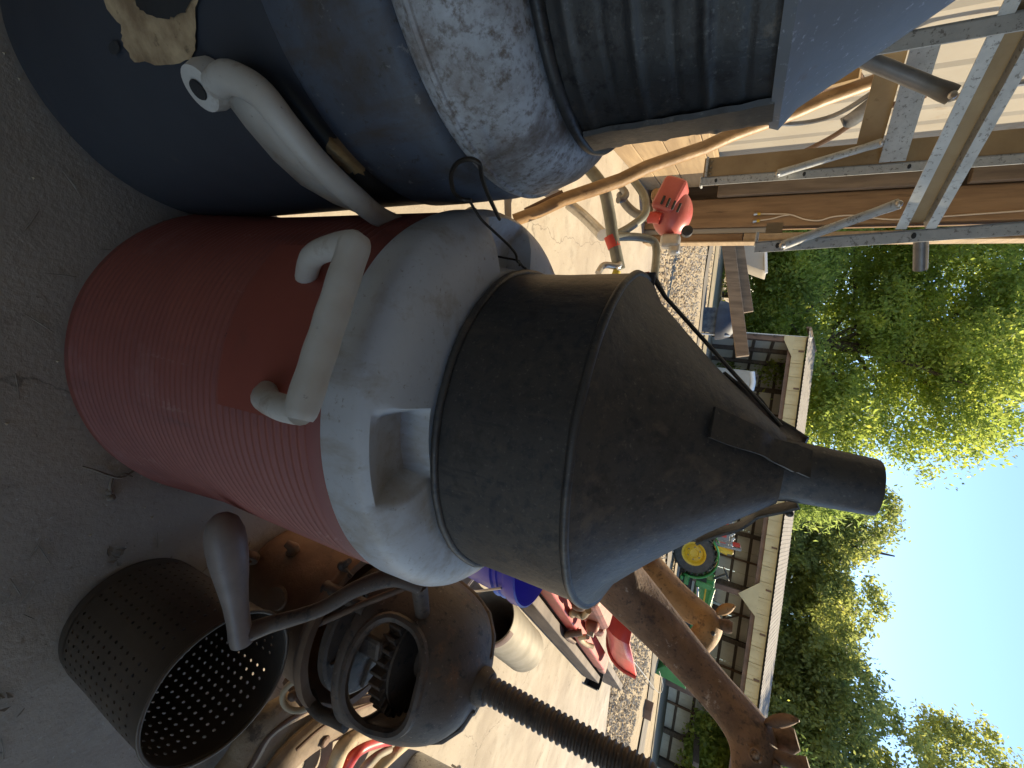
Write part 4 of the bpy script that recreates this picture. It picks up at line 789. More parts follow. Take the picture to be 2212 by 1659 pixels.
# odd irons leaning on the siding behind the rack
b = MB(); zc_ = (fl_.z+.004+ROOFZ-.06)/2; b.box(Vector((rl1.x, rl1.y, zc_))-E1*.026+E2*.004, (.050, .003, ROOFZ-.06-fl_.z-.004), Matrix.Rotation(G, 3, 'Z')); sp2 = b.build('side_plate', mt['tansteel'], rk)
b = MB(); b.box(Vector((rl1.x, rl1.y, fl_.z+.012))-E1*.026-E2*.004, (.050, .012, .006), Matrix.Rotation(G, 3, 'Z')); b.build('plate_lip', mt['galv'], sp2)
for k in range(3):
    b = MB(); b.sphere(Vector((rl1.x, rl1.y, fl_.z+.022))-E1*(.010+.016*k), .004, 8, 5); b.build('rivet', mt['tansteel'], sp2, smooth=True)
b = MB(); b.box(Vector((ra.x+.0, ra.y, (fr_.z+.004+2.4)/2))-E1*.022+E2*.004, (.036, .003, 2.4-fr_.z-.004), Matrix.Rotation(G, 3, 'Z') @ Matrix.Rotation(-.075, 3, 'Y')); 
for i, (pp, r_, mk, lab, cat, nm) in enumerate((
   ([(1700, 345), (1790, 300), (1850, 262), (1920, 230), (2000, 205)], .010, 'brown', 'thin bent brown iron rod against siding', 'rod', 'bent_rod'),
   ([(1600, 250), (1700, 268), (1800, 250), (1900, 190)], .008, 'galvdark', 'thin dark steel rod curving over the pale siding', 'rod', 'bent_rod'),
   ([(2050, 215), (2130, 190), (2212, 178), (2290, 170)], .009, 'galvdark', 'straight dark rod high on the siding beside the cross channel', 'rod', 'straight_rod'))):
    o = thing(nm, lab, cat, PE(pp[0][0], pp[0][1], E1, -.66)); b = MB(); b.tube(spline([PE(a, c, E1, -.69+.012*i) for a, c in pp], 6), r_, 8); b.build('rod', mt[mk], o, smooth=True)
for (a0_, c0_, a1_, c1_, lab) in ((1700, 195, 1860, 150, 'rusty toothed sickle bar fixed to siding below the long brown pole'), (1780, 138, 1960, 70, 'rusty toothed sickle bar fixed to siding near the pale cone')):
    P0, P1_ = PE(a0_, c0_, E1, -.69), PE(a1_, c1_, E1, -.69); o = thing('sickle_bar', lab, 'blade', P0); b = MB(); b.bar(P0, P1_, .02, .05, E1); b.build('bar', mt['tansteel'], o)
    d = (P1_-P0); n = 34; b = MB(); up = d.normalized().cross(E1).normalized()
    for k in range(n): b.box(P0+d*((k+.5)/n)+up*.045+E1*.004, (.008, d.length/n*.55, .05), Matrix((E1, d.normalized(), up)).transposed())
    b.build('teeth', mt['brown'], o); tag(bpy.context.scene.objects[-1]) if False else None
o = thing('ring_bracket', 'rusty bracket with pale round flange on the wall beneath top channel', 'bracket', PE(1900, 95, E1, -.62)); q = PE(1915, 92, E1, -.60)
b = MB(); b.lathe([(.018, 0), (.042, 0), (.042, .012), (.018, .012), (.018, 0)], q, 28, M_=E1.to_track_quat('Z', 'Y').to_matrix()); b.build('flange', mt['tin'], o, smooth=True)
b = MB(); b.bar(q-E1*.09, q, .05, .05); b.bar(q-E1*.06+Vector((0, 0, -.02)), q-E1*.06+Vector((0, -.25, -.03)), .04, .02); b.build('bracket_arm', mt['rustbeam'], o, bevel=.004)
o = thing('curved_share', 'dark curved plough share hung on pale siding behind tan strip', 'blade', PE(1850, 240, E1, -.66)); b = MB(); P = []
for k in range(13):
    t = k/12; a = 1815+90*t; c = 258-70*t**1.3; wv = 26*math.sin(math.pi*(.15+.8*t)); P += [PE(a, c-wv*.2, E1, -.67), PE(a+6, c+wv, E1, -.65)]
b.add(P, [(2*i, 2*i+2, 2*i+3, 2*i+1) for i in range(12)]); x = b.build('blade', mt['galvdark'], o, smooth=True); s = x.modifiers.new('t', 'SOLIDIFY'); s.thickness = .008
# twig and chaff on the slab
tw = thing('dry_twig', 'small forked dry twig on the concrete before the red cooler', 'twig', PZ(240, 1030, 0))
for pp in ([(178, 1008), (205, 1016), (232, 1026), (262, 1032), (292, 1015)], [(245, 1028), (238, 1050), (240, 1075)], [(255, 1032), (270, 1024), (285, 1030)]):
    b = MB(); b.tube(spline([PZ(a, c, .004+.003*(i % 2)) for i, (a, c) in enumerate(pp)], 4), lerps([.0012, .0018, .0012], 4*(len(pp)-1)+1), 6); b.build('stem', mt['twig'], tw, smooth=True)
b = MB(); b.sphere(PZ(240, 1075, .005), .005, 8, 6); b.sphere(PZ(236, 1062, .004), .004, 8, 6); b.build('seed_head', mt['twig'], tw, smooth=True)
for lab, (a, c), n in (('dead leaf scrap on concrete beside the perforated strainer base', (250, 1205), 7), ('dry grass wisp on bare concrete far from the twig', (12, 1520), 4)):
    o = thing('leaf_scrap', lab, 'leaf', PZ(a, c, 0)); 
    for k in range(n):
        b = MB(); p = PZ(a+rnd.uniform(-22, 22), c+rnd.uniform(-20, 20), .003); d = Vector((rnd.uniform(-1, 1), rnd.uniform(-1, 1), .1)).normalized()*.006; s = Vector((-d.y, d.x, 0))*.5
        b.add([p-d, p+s+Vector((0, 0, .002)), p+d, p-s+Vector((0, 0, .003)), p-d+Vector((0, 0, -.002))], [(0, 1, 2), (0, 2, 3)]); b.build('leaf', mt['twig'], o)
def grit():
    return nr.uniform(-.6, 1.6), nr.uniform(-.1, 3.3)
base = []
b = MB()
for i in range(1500):
    x, y = grit(); s = nr.uniform(.0006, .0022)
    b.add([(x+s, y, .001), (x-s, y+s*.6, .001), (x-.2*s, y-s, .001), (x, y, .001+s)], [(0, 1, 3), (1, 2, 3), (2, 0, 3)])
tag(b.build('grit', [st1, st2][0]), 'fine grit and sand grains strewn over the slab', 'grit', kind='stuff')
# ------------------------------------------------------------------ far shed
SA = Vector((-3.58, 20.0, 0)); SRZ = math.atan2(-2.3, 13.4); SX = Vector((math.cos(SRZ), math.sin(SRZ), 0)); SN = Vector((-math.sin(SRZ), math.cos(SRZ), 0))
sh_ = thing('open_shed', 'long open-front pole shed with cream metal fascia and dark timber frame', 'shed', SA, SRZ)
def SP(mbx, name, mat, parent=sh_, **k): return mbx.build(name, mat, parent, local=True, **k)
SL, SDp = 21.0, 5.6
def sz(x, y=0):
    p = SA+SX*x+SN*y; return yard_z(min(14, p.x), p.y)
ez0, ez1 = 2.38, 2.80
def sxat(a, c):                                          # where a line of sight crosses the shed front
    d = ray(a, c); t = (SA.dot(SN)-CO.dot(SN))/d.dot(SN); p = CO+d*t; return (p-SA).dot(SX), p.z
pw = .55; base = None
for k in range(int(SL/pw)):                             # fascia panels
    if base is None:
        b = MB(); b.box((0, 0, (ez0+ez1)/2), (pw-.03, .03, ez1-ez0)); b.box((-pw*.25, -.02, (ez0+ez1)/2), (.03, .02, ez1-ez0)); b.box((pw*.25, -.02, (ez0+ez1)/2), (.03, .02, ez1-ez0)); base = SP(b, 'fascia_panel', mt['fascia']); base.location = (pw/2, 0, 0)
    else:
        o = base.copy(); link(o); o.parent = sh_; o.location = ((k+.5)*pw, 0, 0)
b = MB(); b.box((SL/2, .03, (ez0+ez1)/2), (SL, .025, ez1-ez0-.02)); SP(b, 'fascia_backing', mt['fascia'])
rp_ = R(12.5); base = None; LR = 2.6
for k in range(int(SL/.75)+1):                          # roof sheets, pitched up from the eave
    if base is None:
        b = MB(); P = []; pr = []
        for j in range(5): pr += [(j*.15, 0), (j*.15+.09, 0), (j*.15+.105, .012), (j*.15+.135, .012)]
        pr.append((.75, 0)); n = len(pr)
        for yv in (-.28, LR): P += [(x, yv, ez1+.03+(yv+.28)*math.tan(rp_)+h) for x, h in pr]
        b.add(P, [(i, i+1, n+i+1, n+i) for i in range(n-1)]); base = SP(b, 'roof_sheet', mt['shedroof']); base.location = (-.3, 0, 0)
    else:
        o = base.copy(); link(o); o.parent = sh_; o.location = (-.3+k*.75, 0, 0)
b = MB(); P = [(-.3, LR, ez1+.02+(LR+.28)*math.tan(rp_)), (SL+.4, LR, ez1+.02+(LR+.28)*math.tan(rp_)), (SL+.4, 7.2, 2.6), (-.3, 7.2, 2.6)]; b.add(P, [(0, 1, 2, 3)]); SP(b, 'rear_roof', mt['shedroof'])
# side gable at the left end, brown edge board
b = MB(); b.bar((-.32, -.28, ez1+.0), (-.32, LR, ez1+(LR+.28)*math.tan(rp_)), .04, .16); SP(b, 'barge_board', mt['oldwood'])
# back wall sheets with girts and posts inside
base = None
for k in range(int(SL/1.0)):
    if base is None:
        b = MB(); b.box((0, SDp, 1.0), (.985, .03, 4.4)); 
        for j in range(5): b.box((-.4+j*.2, SDp-.02, 1.0), (.03, .02, 4.4))
        base = SP(b, 'wall_sheet', mt['shedwall']); base.location = (.5, 0, 0)
    else:
        o = base.copy(); link(o); o.parent = sh_; o.location = (k+.5, 0, 0)
for z in (.25, .95, 1.65, 2.3):
    b = MB(); b.box((SL/2, SDp-.08, z), (SL, .06, .12)); SP(b, 'girt', mt['darkwood'])
for x in np.arange(1.0, SL, 2.4):
    b = MB(); b.box((x, SDp-.2, 1.0), (.2, .2, 4.2)); SP(b, 'rear_post', mt['darkwood'])
for x in np.arange(.6, SL, 1.5):
    b = MB(); b.bar((x, -.05, ez1-.12), (x, SDp, ez1-.12+.35), .06, .18); SP(b, 'rafter', mt['rustbeam'])
for k, x in enumerate(np.arange(2.2, SL, 2.4)):
    b = MB(); b.box((x, SDp-.15, 1.2), (.08, .12, 3.6)); SP(b, 'stud', mt['rustbeam'])
    if k % 2 == 0: b = MB(); b.bar((x, SDp-.3, 2.2), (x+1.1, SDp-.3, .6), .05, .07); SP(b, 'wind_brace', mt['darkwood'])
for x in np.arange(1.7, SL, 4.8):
    b = MB(); b.bar((x, .2, 1.25), (x+.3, SDp-.3, 1.15), .14, .2); SP(b, 'tie_beam', mt['darkwood'])
for yv, z in ((.12, ez0-.02), (.25, ez0+.2), (2.2, ez0+.25)):
    b = MB(); b.box((SL/2, yv, z), (SL, .10, .24)); SP(b, 'front_beam', mt['rustbeam'])
fx = [sxat(1640, 738)[0], sxat(1600, 1283)[0], sxat(1575, 1535)[0]]
fx = [.12, fx[1], fx[2], fx[2]+4.5]
for x in fx:
    zb_ = sz(x)-.1
    b = MB(); b.box((x, .14, (zb_+ez0)/2), (.18, .18, ez0-zb_)); SP(b, 'front_post', mt['rustbeam'])
    gsz = .55
    if x < 1: poly = [(-.12, ez0+.02), (-.12, ez0-.32), (.05, ez0-.32), (.75, ez0+.02)]
    else: poly = [(-.6, ez0+.02), (0, ez0-.62), (.6, ez0+.02)]
    fr = Matrix(((1, 0, 0, x), (0, 0, -1, 0), (0, 1, 0, 0), (0, 0, 0, 1)))
    b = MB(); b.prism(poly, .005, .035, fr); SP(b, 'gusset', mt['fascia'])
for yv in (1.9, 3.8):                                    # left end wall frame
    b = MB(); b.box((.05, yv, 1.0), (.2, .2, 4.0)); SP(b, 'side_post', mt['darkwood'])
b = MB(); b.box((-.02, SDp/2, .95), (.03, SDp, 4.1)); SP(b, 'end_wall', mt['shedwall'])
for z in (.35, 1.05, 1.75):
    b = MB(); b.box((.03, SDp/2, z), (.06, SDp, .12)); SP(b, 'girt', mt['darkwood'])
# things in and before the shed
def on_plane(a, c, Y): return PY(a, c, Y)
tk0 = sxat(1600, 850)[0]
wt_ = SA+SX*(tk0+.25)+SN*(-1.0); wt_.z = yard_z(wt_.x, wt_.y)
tk = thing('white_tank', 'boxy cream white tank with rounded top standing before the shed', 'tank', wt_, SRZ)
b = MB(); b.box((0, 0, .80), (1.7, .9, 1.6)); b.build('body', mt['siding'], tk, local=True, bevel=.08)
b = MB(); b.tube([(-.80, -.40, 1.60), (-.4, -.40, 1.68), (-.1, -.40, 1.66)], .09, 12); b.build('top_edge', mt['white'], tk, local=True, smooth=True)
for k, (x0, hh, mk) in enumerate(((1.35, 2.05, 'white'), (1.55, 1.98, 'galvdark'), (1.75, 2.2, 'winered'), (1.98, 2.25, 'white'), (2.25, 2.45, 'tin'))):
    pp = SA+SX*(tk0+x0-.1)+SN*(-.9); zz = yard_z(pp.x, pp.y); b = MB(); b.box((pp.x, pp.y, zz+hh/2), (.14, 1.3, hh), Matrix.Rotation(SRZ, 3, 'Z'))
    tag(b.build('upright_panel', mt[mk], bevel=.02), ['white', 'dark grey', 'wine red', 'second, taller white', 'tallest dull metal'][k]+' upright panel leaning in the stack beside the cream tank', 'panel', 'panels stacked beside the tank')
for (a, c, Y, sx_, sy_, sz_, mk, nm, lab, cat) in ((1530, 1440, 16.6, .9, .5, .8, 'winered', 'red_crate', 'wine red crate in the open shed behind the brown giraffe neck', 'crate'), (1560, 1480, 17.2, .35, .3, .3, 'white', 'white_box', 'small white box standing on the wine red crate', 'box'), (1470, 1370, 14.5, .6, .5, .45, 'winered', 'red_drum', 'wine red drum beside the green tractor front wheel', 'drum')):
    p = PY(a, c, Y); z0 = yard_z(p.x, p.y) if nm != 'white_box' else .58
    b = MB()
    if nm == 'red_drum': b.lathe([(1e-4, z0), (.28, z0), (.3, z0+.03), (.3, z0+.44), (.28, z0+.47), (1e-4, z0+.47)], (p.x, p.y, 0), 24)
    else: b.box((p.x, p.y, z0+sz_/2+(.0)), (sx_, sy_, sz_), Matrix.Rotation(SRZ, 3, 'Z'))
    tag(b.build(nm, mt[mk], bevel=.02), lab, cat)
# lumber poking past the post, on a low rack, with a pale curved fender
lr = PY(1570, 520, 5.4); rkk = thing('lumber_stand', 'low timber stand behind the barn post holding two planks', 'stand', (lr.x-.35, lr.y, yard_z(lr.x, lr.y)))
la, lb_ = PY(1572, 520, 5.4), PY(1604, 770, 5.4); lc_, ld_ = PY(1592, 520, 5.45), PY(1616, 672, 5.45)
dirl = (lb_-la).normalized()
for i, (p, q, w_, h_, lab) in enumerate(((la-dirl*1.6, lb_, .10, .13, 'long weathered plank poking out past the barn post'), (lc_-dirl*1.6+Vector((0, .06, .0)), ld_+Vector((0, .06, .0)), .05, .11, 'shorter weathered plank lying behind the longer one'))):
    b = MB(); b.bar(p, q, w_, h_, Vector((0, 0, 1))); tag(b.build('timber_plank', mt['oldwood'], bevel=.006), lab, 'plank')
for k in (.2, 1.3):
    p = la-dirl*k; zt = p.z-.075; zg = yard_z(p.x, p.y); b = MB(); b.box((p.x, p.y+.04, (zg+zt)/2), (.12, .35, zt-zg)); b.build('trestle', mt['oldwood'], rkk, bevel=.005)
fd = PY(1600, 540, 5.9); fo = thing('pale_fender', 'pale curved sheet metal fender jutting out behind the barn post', 'fender', (fd.x-.2, fd.y, yard_z(fd.x, fd.y)))
b = MB(); P = []
for k in range(9):
    t = k/8; p = PY(1585+72*t, 530, 5.9); e = PY(1585+70*t, 548+38*(t**.55), 5.9); P += [p, e, e+Vector((0, .35, 0))]
b.add(P, [(3*i+j, 3*i+3+j, 3*i+4+j, 3*i+1+j) for i in range(8) for j in range(2)]); x = b.build('sheet', mt['siding'], fo, smooth=True); s = x.modifiers.new('t', 'SOLIDIFY'); s.thickness = .012
b = MB(); b.bar(PY(1654, 545, 5.88), PY(1655, 590, 5.88), .03, .03); b.build('edge_strip', mt['white'], fo, bevel=.004)
b = MB(); p = PY(1600, 522, 6.0); zg = yard_z(p.x, p.y); b.box((p.x-.05, p.y+.1, (zg+p.z+.3)/2), (.06, .06, p.z+.3-zg)); b.build('stay', mt['galvdark'], fo)
bn = PY(1552, 692, 12.0); bz = yard_z(bn.x, bn.y); bo = thing('covered_bin', 'dark tarp-covered bin with blue side standing at the yard edge', 'bin', (bn.x, bn.y, bz), R(12))
b = MB(); b.box((0, 0, .26), (.62, .6, .52)); b.build('box', M('blue_side', (.035, .042, .06), (.12, .13, .14), 9, .7), bo, local=True, bevel=.02)
b = MB(); b.lathe([(.50, .36), (.48, .50), (.4, .68), (.25, .80), (1e-4, .84)], (0, 0, 0), 20); b.build('tarp', mt['cloth'], bo, local=True, smooth=True)
b = MB(); b.box((.36, 0, .35), (.04, .5, .7)); b.build('white_edge', mt['white'], bo, local=True, bevel=.01)
# ------------------------------------------------------------------ green tractor
ty = 12.6; hub = PY(1490, 1190, ty); fh = PY(1442, 1342, ty-.2); gz = yard_z(hub.x, hub.y)
dirx = (fh-hub); dirx.z = 0; wb = dirx.length; trz = math.atan2(dirx.y, dirx.x)
tt = thing('green_tractor', 'green tractor with yellow wheel hubs and front loader before the shed', 'tractor', (hub.x, hub.y, gz), trz)
def TP(mbx, name, mat, parent=tt, **k): return mbx.build(name, mat, parent, local=True, **k)
rr_ = hub.z-gz; rr_ = max(.45, rr_)+.06; fr_w = .34
def wheel(x, y, r, wd):
    Mx = Matrix.Rotation(R(90), 3, 'X'); c = (x, y, r)
    b = MB(); b.lathe([(r*.58, -wd/2), (r*.9, -wd/2), (r*.96, -wd*.42), (r*.96, wd*.42), (r*.9, wd/2), (r*.58, wd/2), (r*.58, -wd/2)], c, 40, M_=Mx)
    wh_ = TP(b, 'wheel', mt['tyre'], smooth=True, ang=30)
    n = 22; b = MB()
    for k in range(n):
        for s in (-1, 1):
            a = 2*math.pi*(k+.25*s)/n; q = Vector(c)+Vector((r*.975*math.cos(a), s*wd*.24, r*.975*math.sin(a))); b.box(q, (r*.10, wd*.5, r*.07), Matrix.Rotation(-a, 3, 'Y') @ Matrix.Rotation(s*.6, 3, 'X'))
    TP(b, 'tread_lugs', mt['tyre'], wh_)
    b = MB(); b.lathe([(1e-4, -wd*.2), (r*.2, -wd*.22), (r*.24, -wd*.3), (r*.42, -wd*.2), (r*.5, -wd*.42), (r*.6, -wd*.5), (r*.6, wd*.4), (1e-4, wd*.4)], c, 32, M_=Mx.inverted()); TP(b, 'rim', mt['yellow'], wh_, smooth=True, ang=30)
    b = MB()
    for k in range(6): a = k*math.pi/3; b.sphere(Vector(c)+Vector((r*.3*math.cos(a), -wd*.27, r*.3*math.sin(a))), r*.035, 8, 5)
    TP(b, 'lug_nuts', mt['galvdark'], wh_, smooth=True)
for y in (-.05, 1.15): wheel(0, y, rr_, .36)
for y in (.05, 1.0): wheel(wb, y, fr_w, .2)
for y in (-.05, 1.15):                                   # fenders
    b = MB(); P = []
    for k in range(13):
        a = R(-15+150*k/12); 
        for yy in (-.24, .2): P.append(Vector(((rr_+.09)*math.cos(a), y+yy, rr_+(rr_+.09)*math.sin(a))))
    b.add(P, [(2*i, 2*i+2, 2*i+3, 2*i+1) for i in range(12)]); x = TP(b, 'fender', mt['green'], smooth=True); s = x.modifiers.new('t', 'SOLIDIFY'); s.thickness = .03
    b = MB(); b.box((rr_+.16, y, rr_*.62), (.10, .42, .08)); TP(b, 'fender_step', mt['green'], x, bevel=.02)
b = MB(); b.box((wb*.5, .55, rr_*.75), (wb*1.0, .34, .34)); TP(b, 'chassis', mt['black'], bevel=.03)
hb = MB(); hb.prism([(.62, .62), (1.0, .66), (wb+.42, .58), (wb+.45, .30), (wb+.3, .2), (.62, .2)], .22, .88, Matrix(((1, 0, 0, 0), (0, 0, 1, 0), (0, 1, 0, rr_*.9), (0, 0, 0, 1)))); ho = TP(hb, 'hood', mt['green'], bevel=.04, seg=3)
b = MB(); b.box((1.25, .21, rr_*.9+.45), (.9, .012, .035)); TP(b, 'hood_stripe', mt['yellow'], ho)
b = MB(); b.box((.72, .205, rr_*.9+.33), (.25, .012, .22)); TP(b, 'side_grille', mt['black'], ho)
b = MB(); b.box((.02, .55, rr_+.42), (.5, .5, .12)); b.box((-.2, .55, rr_+.68), (.1, .5, .45)); TP(b, 'seat', mt['yellow'], bevel=.04)
b = MB(); b.tube([(.62, .55, rr_+.55), (.42, .55, rr_+.80)], .03, 8); b.lathe([(.17+.016*math.cos(t), .016*math.sin(t)) for t in np.linspace(0, 6.2832, 7)], (.40, .55, rr_+.82), 20, M_=Matrix.Rotation(R(-30), 3, 'Y')); TP(b, 'steering_wheel', mt['black'], smooth=True)
b = MB(); b.tube([(1.2, .5, rr_+.5), (1.2, .5, rr_+1.0)], .035, 8); TP(b, 'exhaust', mt['galvdark'], smooth=True)
b = MB()
for y in (.12, .98): b.tube([(-.32, y, rr_+.1), (-.36, y, rr_+1.05)], .035, 8)
b.tube([(-.36, .12, rr_+1.03), (-.36, .98, rr_+1.03)], .035, 8); TP(b, 'roll_bar', mt['galvdark'], smooth=True)
b = MB(); b.box((-.40, .55, rr_+.95), (.05, .5, .18)); TP(b, 'tail_light_bar', mt['redpaint'], bevel=.01)
for y in (-.12, 1.22):                                   # loader arms
    b = MB(); b.bar((.70, y, rr_*.9+.20), (.72, y, rr_*.9+.62), .13, .09, Vector((0, 1, 0))); lo = TP(b, 'loader_mast', mt['green'], bevel=.015)
    b = MB(); b.bar((.70, y, rr_*.9+.62), (wb+.35, y, rr_*.9+.42), .09, .13, Vector((0, 1, 0))); b.bar((wb+.30, y, rr_*.9+.44), (wb+.85, y, .22), .09, .13, Vector((0, 1, 0))); TP(b, 'loader_arm', mt['green'], bevel=.015)
    b = MB(); b.tube([(.80, y, rr_*.9+.25), (wb*.8, y, rr_*.9+.36)], .035, 8); TP(b, 'lift_ram', mt['steel'], lo, smooth=True)
b = MB(); b.box((.72, .55, rr_*.85), (.22, 1.4, .12)); TP(b, 'cross_frame', mt['green'], bevel=.02)
b = MB(); P = []
for yy in (-.35, 1.45):
    for k in range(8): a = R(100+150*k/7); P.append(Vector((wb+1.35+.42*math.cos(a), yy, .42+.40*math.sin(a))))
b.add(P, [(k, k+1, 8+k+1, 8+k) for k in range(7)]+[tuple(range(8)), tuple(range(8, 16))]); x = TP(b, 'bucket', mt['green'], smooth=True, ang=40)
# red and grey chain rack on the shed side of the tractor
p = PY(1562, 1150, 17.0); z0 = yard_z(p.x, p.y); ro = thing('grey_implement', 'grey implement frame with red slats standing behind the tractor wheel', 'implement', (p.x, p.y, z0), SRZ)
b = MB(); b.box((0, 0, .75), (.9, .3, 1.5)); b.build('frame', mt['galvdark'], ro, local=True, bevel=.03)
for k in range(4):
    b = MB(); b.box((-.3+.2*k, -.17, 1.15), (.08, .03, .5)); b.build('slat', mt['redpaint'], ro, local=True)
b = MB(); b.tube([(.55, -.1, .6), (.60, -.1, 1.2), (.66, -.1, 1.5)], .05, 8); b.build('yellow_arm', mt['yellow'], ro, local=True, smooth=True)
for k in range(14):
    b = MB(); b.sphere((rnd.uniform(-.4, .4), -.12, 1.5+rnd.uniform(0, .12)), .05, 8, 5); b.build('hose_end', mt['galv'], ro, local=True, smooth=True)
# ------------------------------------------------------------------ trees
def leaves(name, blobs, n, size, mat, parent, droop=.2, conifer=False):
    B = np.array(blobs); vol = B[:, 3]*B[:, 4]*B[:, 5]; pick = nr.choice(len(B), n, p=vol**.8/(vol**.8).sum())
    # clumps of leaves sit mostly towards each blob's skin
    ncl = max(60, n//45); cb_ = nr.choice(len(B), ncl, p=vol**.8/(vol**.8).sum()); d = nr.normal(size=(ncl, 3)); d /= np.linalg.norm(d, axis=1)[:, None]
    rr0 = nr.uniform(.35, 1.05, ncl)**.6; C = B[cb_, :3]+d*rr0[:, None]*B[cb_, 3:6]
    k = nr.randint(0, ncl, n); sg = nr.uniform(.22, .50, ncl)
    p = C[k]+nr.normal(size=(n, 3))*(sg[k, None]*np.array([1, 1, .6])); s = size*nr.uniform(.55, 1.35, n)
    u = nr.normal(size=(n, 3)); u[:, 2] -= droop; u /= np.linalg.norm(u, axis=1)[:, None]; v = np.cross(u, nr.normal(size=(n, 3))); v /= np.linalg.norm(v, axis=1)[:, None]
    a = s[:, None]; wv = .5 if not conifer else .22
    Vx = np.stack([p-u*a*.5, p+v*a*wv*.5+np.cross(u, v)*a*.08, p+u*a*.5, p-v*a*wv*.5+np.cross(u, v)*a*.08], 1).reshape(-1, 3)
    me = bpy.data.meshes.new(name); me.vertices.add(4*n); me.vertices.foreach_set('co', Vx.ravel()); me.loops.add(4*n); me.polygons.add(n)
    me.loops.foreach_set('vertex_index', np.arange(4*n)); me.polygons.foreach_set('loop_start', np.arange(0, 4*n, 4)); me.polygons.foreach_set('loop_total', np.full(n, 4)); me.update(calc_edges=True); me.materials.append(mat)
    return link(bpy.data.objects.new(name, me), parent), C
def tree(label, loc, H, blobs, n, size, mat, trunk_r=.3, group='trees behind the shed', limbs=9, conifer=False, name='leafy_tree'):
    t = thing(name, label, 'tree', loc, 0, group); x, C = leaves('crown', blobs, n, size, mat, t, conifer=conifer)
    b = MB(); top = H*.8; path = [Vector((0, 0, -.4)), Vector((.05, 0, top*.25)), Vector((-.1, .1, top*.5)), Vector((.1, 0, top*.75)), Vector((0, 0, top))]
    s = spline(path, 5); b.tube(s, lerps([trunk_r*1.2, trunk_r, trunk_r*.75, trunk_r*.5, trunk_r*.15], len(s)), 10); tk_ = b.build('trunk', mt['bark'], t, local=True, smooth=True)
    for i in range(limbs):
        c = Vector(C[nr.randint(len(C))]); z = min(top*.92, max(H*.18, c.z*rnd.uniform(.45, .8))); f = z/top; st_ = Vector((0, 0, z)); mid = st_.lerp(c, .5)+Vector((rnd.uniform(-.4, .4), rnd.uniform(-.4, .4), rnd.uniform(.1, .6)))
        b = MB(); q = spline([st_, mid, c], 5); b.tube(q, lerps([trunk_r*.42*(1.1-f*.6), trunk_r*.25, trunk_r*.05], len(q)), 7); b.build('limb', mt['bark'], tk_, local=True, smooth=True)
    return t
def crown(cx, cz, rx, rz, n, seed):
    r_ = random.Random(seed); out = []
    for i in range(n):
        a = r_.uniform(0, 6.28); e = r_.uniform(-1, 1); k = r_.uniform(.25, .85); out.append((cx+rx*k*math.cos(a)*math.sqrt(1-e*e*.6), rx*k*.8*math.sin(a), cz+rz*k*e, rx*r_.uniform(.22, .42), rx*r_.uniform(.22, .42), rz*r_.uniform(.16, .3)))
    return out
def gz_(x, y): return yard_z(max(-12, min(14, x)), min(y, 40))
OAK = 'broad backlit oak tree with bright yellow-green leaves'
tree(OAK+' rising highest behind the barn post', (-12.2, 27, gz_(-11, 27)), 18, crown(0, 9, 7.0, 9.5, 30, 1), 81000, .21, mt['leafA'], .36)
tree(OAK+' spreading over the left end of the shed', (-4.6, 28, gz_(-4, 28)), 15, crown(0, 8.4, 5.6, 5.6, 30, 2)+[(4.4, 0, 9.8, 1.6, 1.4, .9), (3.4, 0, 12.0, 1.5, 1.4, .9), (5.2, 0, 7.2, 1.5, 1.5, 1.3), (2.0, 0, 13.6, 1.5, 1.3, .9), (-1, 0, 14.5, 2, 1.6, 1), (3.0, -.5, 9.0, 2.2, 1.8, 1.6), (1.0, -.5, 11.0, 2.4, 1.8, 1.5), (-2.5, 0, 12.8, 2.6, 2, 1.5)], 83700, .21, mt['leafA'], .38, limbs=16)
tree('low leafy tree with bright leaves between barn post and shed', (-9.2, 23.5, gz_(-9, 22)), 6.5, crown(0, 3.2, 4.6, 3.4, 20, 3), 45900, .20, mt['leafA'], .2)
tree('understorey tree with shaded leaves behind the left end of shed', (-3.5, 33, gz_(-3, 33)), 8, crown(0, 3.8, 6.5, 4.0, 22, 13), 40500, .21, mt['leafA'], .25)
tree('pale green feathery conifer peeking over the shed roof behind funnel', (3.4, 28.6, gz_(3, 28)), 8.2, [(0, 0, 1.5+i*.66, 2.9*(1-i/11)+.25, 2.6*(1-i/11)+.25, .45) for i in range(11)], 22000, .34, mt['leafC'], .2, conifer=True, name='pale_conifer')
tree('dark rounded tree standing alone against the sky behind the shed', (7.2, 37, gz_(7, 37)), 15, crown(0, 7.6, 5.0, 6.6, 26, 4), 58000, .29, mt['leafB'], .32)
tree('dense olive green tree left of the tallest dark one', (14.2, 35, gz_(13, 35)), 12.5, crown(0, 6.2, 5.8, 5.8, 26, 5), 58000, .29, mt['leafB'], .3)
tree('tall dark tree climbing toward the sky beyond the end of shed roof', (21.5, 35, gz_(14, 36)), 21, crown(0, 10, 7.4, 10.2, 32, 6), 76000, .30, mt['leafB'], .4)
tree('distant gray-green tree filling the gap between the oaks and conifer', (.8, 42, gz_(0, 40)), 10, crown(0, 5.2, 7, 4.8, 20, 8), 24000, .34, mt['leafB'], .3)
tree('bushy low tree by the right end of the shed, lit yellow green', (15.4, 21, gz_(14, 21)), 5.5, crown(0, 2.9, 3.8, 2.9, 18, 9), 32400, .20, mt['leafA'], .18)
tree('distant gray-green tree far behind the brightest oaks', (-19, 38, gz_(-12, 38)), 15, crown(0, 7, 8, 7.4, 22, 10), 26000, .36, mt['leafB'], .35)
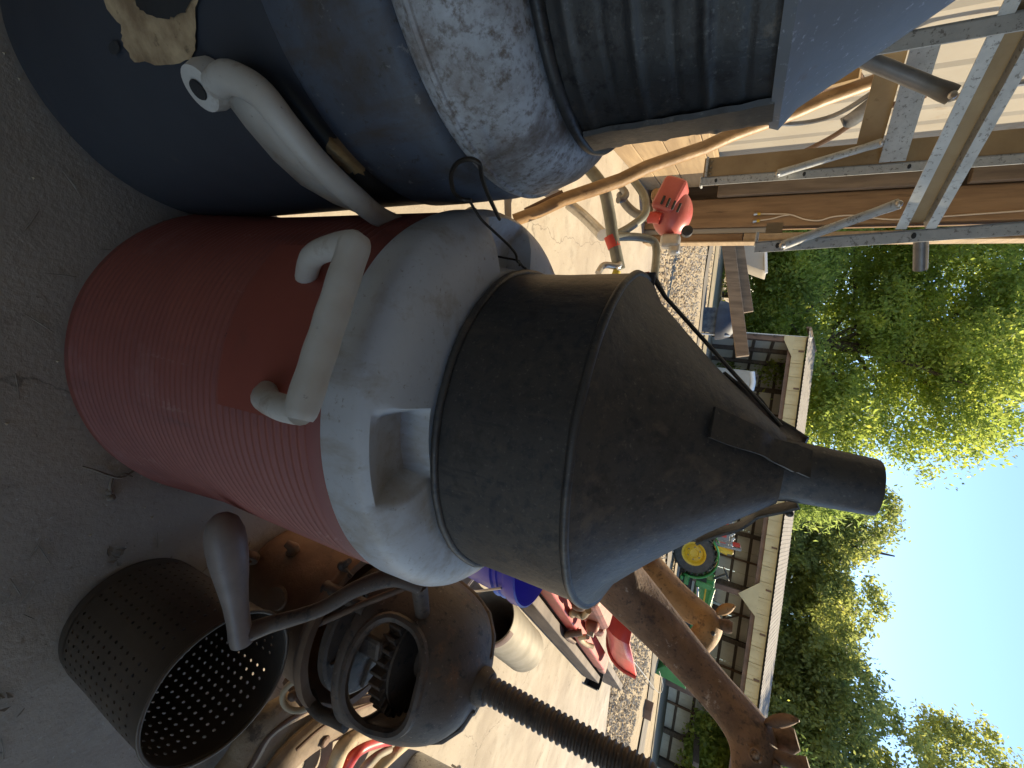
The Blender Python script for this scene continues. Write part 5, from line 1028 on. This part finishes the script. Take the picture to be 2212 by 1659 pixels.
tree('distant gray-green tree at the far right edge of yard', (32, 38, gz_(14, 38)), 16, crown(0, 7.6, 8, 7.6, 22, 11), 24000, .36, mt['leafB'], .35)
tree('leafy bush with bright leaves filling in beside the left end post of shed', (-5.6, 24.5, gz_(-5.5, 24.5)), 5, crown(0, 2.6, 3.4, 2.9, 18, 21), 26000, .2, mt['leafA'], .12)
tree('far hedge-like tree low behind the covered bin', (-8.5, 33, gz_(-8, 33)), 7, crown(0, 3.2, 5.5, 3.6, 20, 22), 32400, .20, mt['leafA'], .2)

# hand-worn sheet metal is never quite true
from mathutils import noise as mn
def dent(o, amp, scale, seed=0):
    me = o.data
    for v in me.vertices:
        n = mn.noise(Vector((v.co.x*scale+seed, v.co.y*scale, v.co.z*scale*.6))); d = Vector((v.co.x, v.co.y, 0))
        if d.length > 1e-3: v.co += d.normalized()*n*amp
    me.update()
for o in list(bpy.data.objects):
    if o.parent is None or o.type != 'MESH': continue
    r_ = o.parent if o.parent.parent is None else o.parent.parent
    if r_ in (fn, f2): dent(o, .0022, 16, 3); dent(o, .0008, 45, 9)
    elif r_ is pl_: dent(o, .002, 30)
    elif r_ in (rc, bc) and o.name.startswith(('lid', 'body', 'collar')): dent(o, .0009, 14, 5)
    elif r_ is bk and not o.name.startswith('bottom'): dent(o, .0018, 14, 2)
    elif r_ is lp and o.name.startswith(('gear_head', 'kettle')): dent(o, .0018, 22, 4)

b = MB()
for i in range(260):
    x, y = (nr.uniform(-.5, 1.4), nr.uniform(-.05, 1.2)); a = nr.uniform(0, 6.28); l = nr.uniform(.004, .016); w_ = .0005
    d = Vector((math.cos(a), math.sin(a), 0)); e = Vector((-d.y, d.x, 0))*w_; p = Vector((x, y, .0012))
    b.add([p-d*l+e, p-d*l-e, p+d*l-e+Vector((0, 0, .001)), p+d*l+e+Vector((0, 0, .001)), p+Vector((0, 0, .002))], [(0, 1, 4), (1, 2, 4), (2, 3, 4), (3, 0, 4)])
tag(b.build('chaff', mt['twig']), 'tiny bits of straw and chaff strewn over the slab', 'chaff', kind='stuff')
